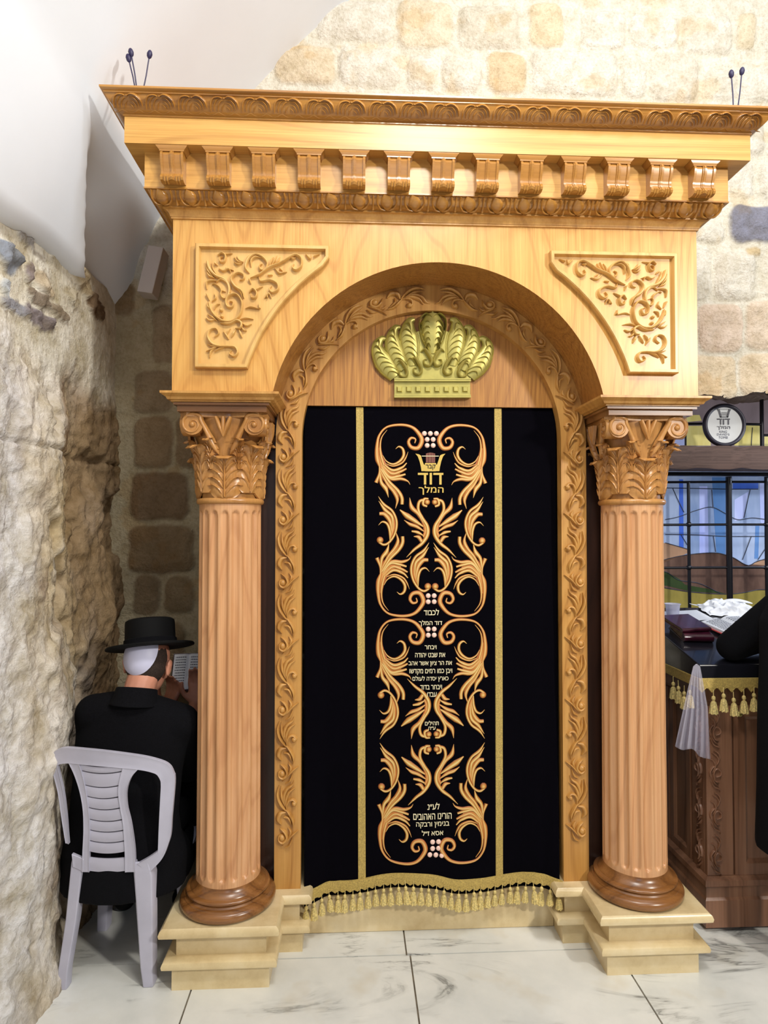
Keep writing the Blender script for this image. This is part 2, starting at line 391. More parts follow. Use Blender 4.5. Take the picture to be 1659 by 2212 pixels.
# ------------------------------------------------------------------ the setting
def vnoise(u, v, seed):
    rs = np.random.RandomState(seed); G = rs.rand(256, 256)
    iu = np.floor(u).astype(int); iv = np.floor(v).astype(int); fu = u - iu; fv = v - iv
    fu = fu * fu * (3 - 2 * fu); fv = fv * fv * (3 - 2 * fv)
    g = lambda a, b: G[a % 256, b % 256]
    return (g(iu, iv) * (1 - fu) + g(iu + 1, iv) * fu) * (1 - fv) + (g(iu, iv + 1) * (1 - fu) + g(iu + 1, iv + 1) * fu) * fv
def fbm(u, v, seed, octv=5, gain=0.5):
    r = 0; a = 1; t = 0
    for k in range(octv): r = r + a * vnoise(u * 2 ** k, v * 2 ** k, seed + k); t += a; a *= gain
    return r / t - 0.5
def ss(a, b, x):
    t = np.clip((x - a) / (b - a), 0, 1); return t * t * (3 - 2 * t)
def grid_mesh(name, P, tint, mat, mask=None, parent=None):
    nu, nv = P.shape[:2]
    idx = np.arange(nu * nv).reshape(nu, nv)
    q = np.stack([idx[:-1, :-1], idx[1:, :-1], idx[1:, 1:], idx[:-1, 1:]], -1).reshape(-1, 4)
    if mask is not None: q = q[mask[:-1, :-1].reshape(-1)]
    me = bpy.data.meshes.new(name); me.vertices.add(nu * nv); me.vertices.foreach_set('co', P.reshape(-1).astype(np.float32))
    me.loops.add(len(q) * 4); me.loops.foreach_set('vertex_index', q.reshape(-1).astype(np.int32))
    me.polygons.add(len(q)); me.polygons.foreach_set('loop_start', np.arange(0, len(q) * 4, 4, dtype=np.int32))
    me.update(calc_edges=True)
    if tint is not None:
        a = me.color_attributes.new('tint', 'FLOAT_COLOR', 'POINT')
        t = np.concatenate([tint, np.ones(tint.shape[:2] + (1,))], -1); a.data.foreach_set('color', t.reshape(-1).astype(np.float32))
    me.materials.append(mat); me.shade_smooth()
    return link(name, me, parent)
def lin(r, g, b): return np.array(srgb(r, g, b)[:3])

# floor of large marble slabs
fb = MB(); gap = 0.003
def slab(x0, x1, y0, y1): fb.box(x0 + gap, x1 - gap, y0 + gap, y1 - gap, -0.03, 0)
for a, b in ((-1.6, -0.555), (-0.555, 0.218), (0.218, 1.0), (1.0, 1.85), (1.85, 2.6), (2.6, 3.6)): slab(a, b, 1.62, 2.457)
for a, b in ((-1.6, -0.62), (-0.62, 0.205), (0.205, 1.25), (1.25, 2.1), (2.1, 3.6)): slab(a, b, 2.457, 3.1)
for r_, y0 in enumerate((0.78, -0.06, -0.9, -1.74, -2.6)):
    x = -1.6 - 0.3 * (r_ % 2)
    while x < 3.6: slab(max(x, -1.6), min(x + 0.85, 3.6), y0, y0 + 0.84 if r_ else 1.62); x += 0.85
fb.cur = 1; fb.box(-1.6, 3.6, -2.6, 3.1, -0.06, -0.006)
o = struct(fb.build('floor', [m_floor, m_grout])); 

# back wall: courses of rounded limestone blocks in mortar
def wallpt(px, py): p = at(px, py, 3.0); return p.x, p.z
ST = []
def stone(px0, px1, py0, py1, c=(222, 216, 204), r=0.05):
    x0, z1 = wallpt(px0, py0); x1, z0 = wallpt(px1, py1); ST.append((x0, x1, z0, z1, lin(*c), r))
for q in ((686, 851, 3, 93), (858, 977, 3, 106, (222, 208, 184)), (990, 1123, 13, 109, (214, 206, 190)), (1143, 1216, 7, 106, (222, 204, 174)), (1255, 1352, 23, 109), (1358, 1464, 33, 106), (1474, 1580, 30, 119), (1590, 1630, 30, 109, (220, 206, 180)), (1642, 1720, 32, 118),
          (593, 726, 99, 185, (218, 202, 176)), (735, 865, 103, 190), (878, 948, 119, 196), (957, 1040, 119, 200), (1053, 1136, 113, 203, (214, 192, 158)), (1150, 1335, 109, 208), (1342, 1395, 119, 212), (1401, 1507, 116, 218, (218, 210, 196)), (1520, 1593, 150, 218), (1600, 1690, 126, 222),
          (1574, 1673, 443, 526, (134, 134, 150)), (1543, 1633, 542, 652), (1506, 1604, 657, 760, (226, 206, 188)), (1609, 1690, 650, 760, (222, 204, 184)), (1440, 1562, 474, 526), (1440, 1592, 765, 862, (224, 206, 178)), (1596, 1690, 765, 860, (224, 206, 180)), (1576, 1625, 345, 427), (1640, 1720, 345, 432), (1611, 1645, 537, 556, (206, 184, 146)), (1654, 1720, 540, 600), (1575, 1650, 250, 336), (1500, 1568, 250, 336),
          (1440, 1535, 530, 650), (1650, 1750, 605, 645),
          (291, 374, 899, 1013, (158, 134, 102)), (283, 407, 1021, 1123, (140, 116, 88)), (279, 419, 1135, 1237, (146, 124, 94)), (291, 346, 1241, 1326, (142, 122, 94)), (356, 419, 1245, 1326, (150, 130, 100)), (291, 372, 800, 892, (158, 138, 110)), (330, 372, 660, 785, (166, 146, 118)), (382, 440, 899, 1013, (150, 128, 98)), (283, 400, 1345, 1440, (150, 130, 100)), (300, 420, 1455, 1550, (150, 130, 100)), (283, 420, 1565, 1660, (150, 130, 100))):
    stone(*q[:4], *(q[4:5]))
known = list(ST)
z = 0.02; row = 0
rr = random.Random(3)
while z < 4.9:
    h = rr.uniform(0.17, 0.23); x = -1.2 - rr.uniform(0, 0.2)
    while x < 3.7:
        ww = rr.uniform(0.16, 0.34)
        if not any(k[0] - 0.05 < x + ww and x < k[1] + 0.05 and k[2] - 0.03 < z + h and z < k[3] + 0.03 for k in known):
            c = rr.choice([(222, 216, 204), (214, 204, 186), (220, 214, 202), (206, 194, 174)])
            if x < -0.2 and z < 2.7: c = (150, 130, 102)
            ST.append((x + 0.012, x + ww - 0.012, z + 0.01, z + h - 0.012, lin(*c), 0.05))
        x += ww
    z += h
st = 0.009
xs = np.arange(-1.16, 3.6, st); zs = np.arange(0, 4.86, st)
X, Z = np.meshgrid(xs, zs, indexing='ij')
wx = X + 0.022 * fbm(X * 14, Z * 14, 5, 3); wz = Z + 0.022 * fbm(X * 14, Z * 14, 9, 3)
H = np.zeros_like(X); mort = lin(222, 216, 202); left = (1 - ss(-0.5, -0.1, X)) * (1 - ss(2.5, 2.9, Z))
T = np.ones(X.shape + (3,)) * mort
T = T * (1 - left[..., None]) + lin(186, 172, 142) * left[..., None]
for (x0, x1, z0, z1, c, r) in ST:
    cx, cz, hx, hz = (x0 + x1) / 2, (z0 + z1) / 2, (x1 - x0) / 2, (z1 - z0) / 2
    i0, i1 = np.searchsorted(xs, [x0 - 0.05, x1 + 0.05]); j0, j1 = np.searchsorted(zs, [z0 - 0.05, z1 + 0.05])
    if i1 <= i0 or j1 <= j0: continue
    r = min(r, hx * 0.7, hz * 0.7)
    dx = np.maximum(np.abs(wx[i0:i1, j0:j1] - cx) - (hx - r), 0); dz = np.maximum(np.abs(wz[i0:i1, j0:j1] - cz) - (hz - r), 0)
    d = r - np.sqrt(dx * dx + dz * dz); m = ss(-0.006, 0.010, d)
    hh = m * (0.012 + 0.010 * ss(0, 0.05, d))
    H[i0:i1, j0:j1] = np.maximum(H[i0:i1, j0:j1], hh)
    T[i0:i1, j0:j1] = T[i0:i1, j0:j1] * (1 - m[..., None]) + c * m[..., None]
rough = fbm(X * 9, Z * 9, 21, 6, 0.62)
H += rough * (0.012 + 1.3 * H)
vein = fbm(X * 7, Z * 7, 40, 5, 0.6)
T = T * (1 - 0.5 * ss(0.10, 0.2, vein)[..., None] * (1 - np.array([0.95, 0.78, 0.55])))
rag = 2.215 + 0.05 * fbm(X * 6, X * 0 + 3, 77, 4) * 2
hole = (X > 1.34) & (Z < rag)
P = np.stack([X, 3.0 - H, Z], -1)
for i in range(len(xs)):
    if xs[i] > 1.34:
        j = np.searchsorted(zs, rag[i, 0]); P[i, j, 2] = rag[i, 0]
# lower edge of the wall turns back over the niche
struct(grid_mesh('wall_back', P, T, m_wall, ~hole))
yy = np.linspace(0, 0.62, 50); xs2 = np.arange(1.3, 3.6, 0.012)
X2, Y2 = np.meshgrid(xs2, yy, indexing='ij')
rag2 = 2.215 + 0.05 * fbm(X2 * 6, X2 * 0 + 3, 77, 4) * 2
Z2 = rag2 + 0.0 + 0.07 * ss(0, 0.25, Y2) + 0.03 * fbm(X2 * 12, Y2 * 12, 50, 5)* ss(0,0.05,Y2)
T2 = np.ones(X2.shape + (3,)) * lin(150, 130, 118)
struct(grid_mesh('trim_1', np.stack([X2, 2.992 + Y2, Z2], -1), T2, m_wall))
nb = MB(); nb.box(1.26, 1.34, 3.0, 3.7, 0, 2.3); nb.box(1.26, 3.6, 3.62, 3.7, 0, 2.4)
struct(nb.build('wall_niche', m_plaster))

# left wall of rough rock
ys = np.arange(-1.5, 3.03, 0.010); zs = np.arange(0, 2.66, 0.010)
Y, Z = np.meshgrid(ys, zs, indexing='ij')
d = 0.015 + 0.055 * fbm(Y * 2.2, Z * 1.1, 101, 6, 0.66) + 0.04 * np.abs(fbm(Y * 7, Z * 4, 131, 5, 0.6)) * 2
d += 0.05 * np.exp(-((Y - 2.28) / 0.16) ** 2) * ss(2.2, 1.9, Z) - 0.04 * np.exp(-((Y - 2.62) / 0.14) ** 2)
d += 0.03 * np.exp(-((Z - 1.0 - 0.6 * (Y - 2.5)) / 0.18) ** 2) * ss(2.0, 2.5, Y)
d += 0.02 * ss(0.25, 0.0, Z)
gran = 0.045 * np.abs(fbm(Y * 11, Z * 8, 171, 6, 0.7)) + 0.018 * fbm(Y * 30, Z * 26, 191, 4, 0.6)
d += gran
d -= 0.035 * ss(0.16, 0.24, np.abs(fbm(Y * 3.1, Z * 1.9, 505, 5, 0.6)) * 1.2) * ss(2.1, 2.4, Y)
crack = np.exp(-((Z - 1.878 - 0.02 * fbm(Y * 6, Y * 0, 201, 3)) / 0.006) ** 2); d -= 0.02 * crack
up = ss(2.10, 2.26, Z + 0.10 * fbm(Y * 5, Z * 3, 211, 3) * 2)
base = lin(196, 176, 140); pale = lin(224, 216, 206); brown = lin(134, 104, 72)
t1 = ss(-0.12, 0.16, fbm(Y * 3, Z * 1.2, 221, 6, 0.6))[..., None]; t2 = (ss(0.02, 0.22, fbm(Y * 6, Z * 2.5, 241, 6, 0.62)))[..., None]
T = base * (1 - t1) + pale * t1; T = T * (1 - 0.75 * t2) + brown * 0.75 * t2
bk_shade = (ss(2.35, 2.75, Y + 0.3 * fbm(Y * 3, Z * 2, 606, 4)) * 0.7)[..., None]; T = T * (1 - bk_shade) + lin(128, 98, 66) * bk_shade  # brown shade painted into the rock towards the back corner
fr_light = (ss(2.30, 2.02, Y + 0.25 * fbm(Y * 2, Z * 2, 707, 4)) * 0.8)[..., None]; T = T * (1 - fr_light) + lin(226, 226, 230) * fr_light  # bluish white light painted into the rock nearest the camera
d = d * (1 - up) + up * (0.02 + 0.012 * fbm(Y * 8, Z * 8, 251, 4)); T = T * (1 - up[..., None]) + lin(224, 218, 204) * up[..., None]
def atX(px, py, Xp):
    dd = Fv * FPX + Rv * (px - 829.5) + Uv * (1106 - py); p = CAM + dd * (Xp / dd.x); return p.y, p.z
for (px, py, ax, ay, c) in ((30, 557, 22, 34, (140, 146, 160)), (73, 587, 10, 22, (150, 138, 140)), (95, 549, 12, 10, (170, 160, 146)), (150, 561, 30, 18, (186, 174, 150)), (40, 659, 32, 16, (150, 150, 158)), (94, 646, 22, 16, (140, 126, 110)), (98, 691, 32, 20, (132, 122, 124)), (136, 671, 20, 12, (150, 136, 118)), (65, 512, 20, 20, (170, 168, 172)), (108, 612, 22, 22, (196, 180, 156)), (185, 600, 22, 30, (176, 160, 132)), (215, 660, 20, 26, (120, 98, 74)), (20, 615, 10, 16, (190, 196, 206)), (165, 640, 16, 16, (196, 186, 164))):
    y0, z0 = atX(px, py, -1.06); ya, _ = atX(px + ax, py, -1.06); _, za = atX(px, py - ay, -1.06)
    q = ((Y - y0 + 0.04 * fbm(Y * 20, Z * 20, 300, 3)) / max(ya - y0, 0.01)) ** 2 + ((Z - z0 + 0.04 * fbm(Y * 20, Z * 20, 310, 3)) / max(za - z0, 0.01)) ** 2
    m = ss(1.15, 0.75, q); d += m * (0.010 + 0.05 * fbm(Y * 26, Z * 26, 320, 4)); T = T * (1 - m[..., None]) + lin(*c) * m[..., None]
rim = ss(0.25, 0.0, 2.66 - Z) * 0
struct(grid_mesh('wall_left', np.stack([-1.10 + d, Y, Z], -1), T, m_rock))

# white plaster vault springing from the left wall
prof = [(-1.14, 2.560), (-1.075, 2.558), (-1.035, 2.572), (-1.015, 2.62), (-0.975, 2.72), (-0.90, 2.95), (-0.86, 3.05), (-0.70, 3.33), (-0.43, 3.675), (-0.016, 4.083), (0.6, 4.5), (1.4, 4.74), (2.2, 4.8), (3.6, 4.8)]
sp = spline(prof, 110)
ysv = np.arange(-1.5, 3.05, 0.01)
P = np.zeros((len(ysv), len(sp), 3))
for i, y in enumerate(ysv):
    zo = 0.028 * math.sin(y * 2.6 + 0.4) + 0.012 * math.sin(y * 9.0)
    for j, q in enumerate(sp):
        k = max(0, 1 - (q.y - 2.55) / 0.4); P[i, j] = (q.x, y, q.y + zo * k)
Yc = -P[..., 0] / 0.4007; P[..., 0] -= 0.11 * ss(-0.05, 0.14, P[..., 1] - Yc) * (1 - 0.75 * ss(0.16, 0.5, P[..., 1] - Yc)) * (1 - ss(2.85, 3.06, P[..., 2])) * ss(2.3, 2.7, P[..., 2] + 0.1)
n_ = fbm(P[..., 1] * 1.4, P[..., 2] * 1.2, 400, 2); P[..., 0] += 0.012 * n_ * np.clip((P[..., 2] - 2.6) * 4, 0, 1)
struct(grid_mesh('ceiling', P, None, m_plaster))
# ------------------------------------------------------------------ the ark
XC = 0.313; HP = 0.944; YP = 2.29; YJ = 2.51; ZC = 1.942; RO = 0.608; RI = 0.508; ZS = 0.226; ZA = 2.068; YB = 2.97
ark = thing('torah_ark', 'tall carved golden oak ark with two fluted columns and round arch on stone plinths', 'ark', (XC, 2.6, ZS))
# front board with the arch cut out
N = 48
def arc(r, a0, a1, n=N): return [(XC + r * math.cos(a0 + (a1 - a0) * i / n), ZC + r * math.sin(a0 + (a1 - a0) * i / n)) for i in range(n + 1)]
zt = 2.70; a0 = math.asin((ZA - ZC) / RO)
b = MB()
ar = arc(RO, PI - a0, a0)                       # left foot over the crown to the right foot
top = []
for i, (x, z_) in enumerate(ar):
    t = i / N
    top.append((XC - HP + 2 * HP * t, zt))
cols = [(XC - HP, ZA)] + ar + [(XC + HP, ZA)]
tops = [(XC - HP, zt)] + [(min(max(x, XC - HP), XC + HP), zt) for x, _ in ar] + [(XC + HP, zt)]
for Yf in (YP,):
    vs = [(x, Yf, z_) for x, z_ in cols] + [(x, Yf, z_) for x, z_ in tops]; n = len(cols)
    b.add(vs, [(i, i + 1, n + i + 1, n + i) for i in range(n - 1)])
for sx in (-1, 1):
    x = XC + sx * HP; b.add([(x, YP, ZA), (x, YB, ZA), (x, YB, zt), (x, YP, zt)], [(0, 1, 2, 3)])
b.build('front_board', m_panel, ark)
s = MB(); af = arc(RO, PI - a0, a0)
s.add([(x, YP - 0.0005, z_) for x, z_ in af] + [(x, YJ + 0.01, z_) for x, z_ in af], [(i, i + 1, N + 2 + i, N + 1 + i) for i in range(N)])
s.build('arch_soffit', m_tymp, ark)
# body behind: side cheeks, underside, dark back boards behind the columns
b = MB()
for sx in (-1, 1):
    xi = XC + sx * 0.60; xo = XC + sx * 0.885
    b2 = MB(); b2.box(min(xi, xo), max(xi, xo), 2.555, YB, ZS, ZA); b2.build('back_board', m_dark, ark, label='dark brown board behind the column'); b.box(min(XC + sx * 0.60, XC + sx * (HP - 0.002)), max(XC + sx * 0.60, XC + sx * (HP - 0.002)), YP + 0.012, YB, ZA - 0.004, ZA + 0.02)
b.box(XC - HP + 0.002, XC + HP - 0.002, YJ + 0.08, YB, ZA, 2.98)
b.build('ark_body', m_tymp, ark)
# jamb and arch band with carved running foliage
LJ = ZC - ZS; RM = (RO + RI) / 2; LT = LJ + PI / 2 * RM
def band(s_, w_):      # s along from the foot, w 0 outer .. 1 inner, left half
    r = RO + (RI - RO) * w_
    if s_ <= LJ: return XC - r, ZS + s_
    a = PI - (s_ - LJ) / RM; return XC + r * math.cos(a), ZC + r * math.sin(a)
jb = MB()
for sx in (-1, 1):
    NS = 60; rs = []
    for i in range(NS + 1):
        s_ = (i / 12) * LJ if i <= 12 else LJ + (i - 12) / (NS - 12) * (LT - LJ)
        row = []
        for w_, y in ((0, YJ + 0.05), (0, YJ), (1, YJ), (1, YJ + 0.05)):
            x, z_ = band(s_, w_); row.append((XC + (x - XC) * -sx, y, z_))
        rs.append(row)
    jb.rings(rs, True)
jb.build('arch_frame', m_jamb, ark)
JM = [([(165, 190), (145, 300), (180, 400), (255, 490)], [3, 26, 26, 10], 1.2), ([(190, 200), (200, 330), (240, 430)], [3, 24, 8]),
      ([(350, 140), (330, 190), (260, 240), (225, 330), (245, 440)], [3, 20, 30, 24, 8]), ([(362, 225), (290, 275), (250, 360), (255, 450)], [3, 24, 26, 8]),
      ([(375, 400), (340, 362), (290, 370), (262, 420), (262, 480)], [24, 18, 22, 20, 8]), ('b', 352, 404, 20),
      ([(250, 470), (300, 530), (342, 610), (338, 690)], [10, 20, 22, 6], 1.2), ([(255, 500), (185, 515), (155, 580), (195, 645)], [10, 34, 38, 8], 1.2),
      ([(225, 560), (285, 570), (325, 655)], [10, 24, 6]), ([(280, 680), (312, 735), (275, 810)], [4, 24, 6]),
      ([(180, 690), (240, 735), (262, 800), (215, 850), (165, 825), (165, 775), (205, 765)], [4, 20, 24, 24, 22, 16, 8], 1.2), ('b', 200, 795, 26),
      ([(405, 715), (330, 765), (270, 825), (205, 885)], [4, 16, 16, 6]), ([(330, 800), (300, 880), (240, 915)], [4, 18, 6])]
def jamb_relief(name, sx):
    mb = MB(); per = 0.2415; k = per / 740.0
    npd = int(LT / per) + 1
    for c in range(npd):
        def fn(u, v, h, c=c):
            s_ = LT - 0.01 - ((v - 140) * k + c * per) ; s_ = max(s_, 0.012)
            w_ = (u - 105) / 330.0
            x, z_ = band(s_, w_); return (XC + (x - XC) * -sx, YJ - h, z_)
        if LT - 0.01 - (c + 1) * per < 0.0: continue
        strokes(mb, JM, fn, 0.014, 1.85)
    return mb.build(name, m_jamb, ark, 60)
jamb_relief('carved_foliage_strip', -1); jamb_relief('carved_foliage_strip', 1)
# tympanum
t = MB(); at_ = arc(RI + 0.003, PI, 0); zb = 2.078
ai = math.asin((zb - ZC) / (RI + 0.003)); at_ = arc(RI + 0.003, PI - ai, ai)
for y in (YJ + 0.035, YJ + 0.06):
    vs = [(x, y, z_) for x, z_ in at_]; t.add(vs, [tuple(range(len(vs)))])
vs = [(x, YJ + 0.035, z_) for x, z_ in (at_[0], at_[-1])] + [(x, YJ + 0.06, z_) for x, z_ in (at_[-1], at_[0])]; t.add(vs, [(0, 1, 2, 3)])
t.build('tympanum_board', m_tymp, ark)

# ---- cornice, from profiles (overhang, height) swept round three sides
def mould(name, prof, mat, close_top=False):
    mb = MB(); rs = []
    for o_, z_ in prof:
        rs.append([(XC - HP - o_, YB, z_), (XC - HP - o_, YP - o_, z_), (XC + HP + o_, YP - o_, z_), (XC + HP + o_, YB, z_)])
    vs = [p for r_ in rs for p in r_]; fs = []
    for i in range(len(rs) - 1):
        for j in range(3): a = i * 4 + j; fs.append((a, a + 1, a + 5, a + 4))
    if close_top: fs.append(tuple((len(rs) - 1) * 4 + j for j in range(4)))
    mb.add(vs, fs); return mb.build(name, mat, ark, 40)
def curve(p0, p1, bulge, n=8):
    out = []
    for i in range(n + 1):
        t = i / n; x = p0[0] + (p1[0] - p0[0]) * t; z_ = p0[1] + (p1[1] - p0[1]) * t; k = 4 * t * (1 - t) * bulge
        nx, nz = (p1[1] - p0[1]), -(p1[0] - p0[0]); L = math.hypot(nx, nz) or 1; out.append((x + nx / L * k, z_ + nz / L * k))
    return out
mould('architrave_cove', [(0, 2.683), (0.006, 2.684), (0.006, 2.690)] + curve((0.008, 2.690), (0.027, 2.712), -0.004) + [(0.029, 2.712), (0.029, 2.717)], m_jamb)
EP = [(0.029, 2.717)] + curve((0.029, 2.718), (0.068, 2.752), 0.008) + [(0.078, 2.752), (0.078, 2.757)]
mould('egg_and_dart_moulding', EP, m_carve)
mould('frieze_board', [(0.078, 2.757), (0.076, 2.757), (0.076, 2.877)], m_fascia)
mould('cornice_fascia', [(0.076, 2.877), (0.127, 2.877), (0.127, 2.966)], m_fascia)
CP = [(0.127, 2.966), (0.131, 2.966), (0.131, 2.971)] + curve((0.133, 2.972), (0.176, 3.013), 0.006) + [(0.178, 3.014), (0.178, 3.018), (0.184, 3.020), (0.188, 3.024), (0.188, 3.030)]
mould('crown_moulding', CP, m_carve, True)
# eggs and darts
eg = MB(); per = 0.0967; ne = 20; W = HP + 0.05
def egf(x0):
    return lambda u, v, h: (x0 + u, YP - (0.029 + (v) * 0.039 / 0.034 * 1.0) - h * 0.75 - 0.0035, 2.718 + v - h * 0.65)
cnt = int(2 * W / per)
for i in range(cnt + 1):
    x = XC + (i - cnt / 2) * per
    f = egf(x)
    vs = []
    ridge(eg, [(-0.001, 0.0015), (0, 0.009), (0, 0.019), (0.0, 0.028), (0.001, 0.0335)], [0.020, 0.042, 0.050, 0.042, 0.026], 0.016, f, 12, 11)
    for sx in (-1, 1):
        ridge(eg, [(sx * 0.031, 0.034), (sx * 0.034, 0.018), (sx * 0.022, 0.004), (sx * 0.002, 0.0002)], [0.007, 0.009, 0.008, 0.004], 0.012, f, 10, 5)
    if i < cnt:
        f2 = egf(x + per / 2)
        ridge(eg, [(0, 0.001), (0, 0.02), (0, 0.034)], [0.012, 0.007, 0.004], 0.012, f2, 6, 5)
        
eg.build('egg_and_dart_carving', m_carve, ark, 60)
# crown leaves
lf = MB(); per = 0.1065; W = HP + 0.155; cnt = int(round(2 * W / per))
def crf(x0):
    def f(u, v, h):
        t = v; o_ = 0.133 + 0.043 * t + 0.006 * 4 * t * (1 - t) * 0.7; z_ = 2.973 + 0.041 * t
        return (x0 + u * per * (1 + 0.0 * t), YP - o_ - h * 0.72, z_ - h * 0.69)
    return f
LV = [([(0.02, 0.22), (0.05, 0.6), (0.14, 0.86), (0.30, 0.94), (0.40, 0.86)], [0.05, 0.09, 0.10, 0.09, 0.05], 1.1),
      ([(0.14, 0.24), (0.15, 0.50), (0.25, 0.78), (0.38, 0.84)], [0.03, 0.07, 0.07, 0.03]), ([(0.25, 0.22), (0.27, 0.46), (0.36, 0.70), (0.48, 0.76)], [0.03, 0.07, 0.07, 0.03]),
      ([(0.37, 0.22), (0.40, 0.42), (0.48, 0.60)], [0.03, 0.06, 0.03]),
      ([(0.50, 0.88), (0.60, 0.98), (0.74, 0.90), (0.86, 0.66), (0.90, 0.34)], [0.06, 0.11, 0.10, 0.08, 0.04], 1.3),
      ([(0.54, 0.76), (0.66, 0.78), (0.77, 0.56), (0.80, 0.28)], [0.04, 0.07, 0.06, 0.03], 1.1), ([(0.54, 0.60), (0.63, 0.58), (0.70, 0.42), (0.72, 0.24)], [0.03, 0.06, 0.05, 0.02]), ([(0.52, 0.44), (0.60, 0.36), (0.63, 0.22)], [0.02, 0.05, 0.02]),
      ('b', 0.47, 0.86, 0.05)]
for i in range(cnt):
    x0 = XC - W + 0.0 + i * 2 * W / cnt
    f = crf(x0)
    def g(u, v, h, f=f): return f(u, v, h)
    for d_ in LV:
        if d_[0] == 'b': ball(lf, d_[1], d_[2] , d_[3], 0.008, g)
        else: ridge(lf, [(p[0], p[1]) for p in d_[0]], [w_ * 0.9 for w_ in d_[1]], 0.0095 * (d_[2] if len(d_) > 2 else 1), g, 12, 5)
    for q in (0.0, 0.5): ridge(lf, [(q, 0.03), (q + 0.12, 0.06), (q + 0.25, 0.16), (q + 0.38, 0.06), (q + 0.5, 0.03)], [0.03, 0.07, 0.09, 0.07, 0.03], 0.004, g, 10, 5)
lf.build('crown_leaf_carving', m_carve, ark, 60)
# thirteen scroll brackets under the fascia
br = MB(); bx = 0.037
pf = [(0.0, 2.860), (0.038, 2.860), (0.043, 2.846), (0.039, 2.826), (0.031, 2.808), (0.028, 2.796), (0.030, 2.786), (0.037, 2.778), (0.040, 2.770), (0.036, 2.763), (0.026, 2.760), (0.012, 2.761), (0.0, 2.765)]
def bfn(x0, x1, sc=1.0, dz=0):
    vs = []; n = len(pf)
    for x in (x0, x1):
        for o_, z_ in pf: vs.append((x, YP - 0.076 - o_ * sc, z_ + dz))
    br.add(vs, [tuple(range(n))[::-1], tuple(range(n, 2 * n))] + [(i, (i + 1) % n, (i + 1) % n + n, i + n) for i in range(n)])
bfn(-bx, bx); bfn(-bx - 0.001, -bx + 0.007, 1.1); bfn(bx - 0.007, bx + 0.001, 1.1); bfn(-0.007, 0.007, 1.1); bfn(-0.003, 0.003, 1.17)
for q in (-0.024, -0.015, 0.015, 0.024):
    br.tube([(q, YP - 0.076 - 0.030, 2.782), (q, YP - 0.076 - 0.042, 2.772), (q, YP - 0.076 - 0.036, 2.762), (q, YP - 0.076 - 0.02, 2.759)], 0.0035, 6)
br.box(-bx - 0.004, bx + 0.004, YP - 0.076 - 0.044, YP - 0.076, 2.858, 2.862)
vs = []
for (hx, o_, z_) in ((bx + 0.004, 0.044, 2.862), (bx + 0.015, 0.049, 2.874), (bx + 0.015, 0.049, 2.8765)):
    vs += [(-hx, YP - 0.076, z_), (-hx, YP - 0.076 - o_, z_), (hx, YP - 0.076 - o_, z_), (hx, YP - 0.076, z_)]
br.add(vs, [(i * 4 + j, i * 4 + (j + 1) % 4, i * 4 + 4 + (j + 1) % 4, i * 4 + 4 + j) for i in range(2) for j in range(4)] + [(0, 1, 2, 3), (8, 9, 10, 11)])
b0 = br.build('scroll_bracket', m_carve, ark, 30); b0.location = (0.31 - 6 * 0.1525, 0, 0)
for i in range(1, 13): dup(b0, (0.1525 * i, 0, 0))

# ---- spandrel panels
def inset(poly, d):
    n = len(poly); out = []
    A = sum(poly[i][0] * poly[(i + 1) % n][1] - poly[(i + 1) % n][0] * poly[i][1] for i in range(n)); sg = 1 if A > 0 else -1
    for i in range(n):
        p0 = Vector(poly[i - 1]); p1 = Vector(poly[i]); p2 = Vector(poly[(i + 1) % n])
        d1 = (p1 - p0).normalized(); d2 = (p2 - p1).normalized()
        n1 = Vector((-d1.y, d1.x)) * sg; n2 = Vector((-d2.y, d2.x)) * sg
        m = (n1 + n2); m = m / max(m.length_squared, 0.3) * 2 if m.length_squared > 0 else n1
        out.append(tuple(p1 + m * d * 1.0))
    return out
RS = 0.712
def sp_outline():
    xl, xr, zt_, zb_ = -0.548, -0.082, 2.592, 2.155
    pts = [(xl, zb_), (xl, zt_), (xr, zt_), (xr, zt_ - 0.042)]
    a1 = math.atan2(zt_ - 0.042 - ZC, xr - XC); a2 = PI - math.asin((zb_ - ZC) / RS)
    for i in range(1, 15): a = a1 + (a2 - a1) * i / 14; pts.append((XC + (RS if i else RS) * math.cos(a), ZC + RS * math.sin(a)))
    return pts
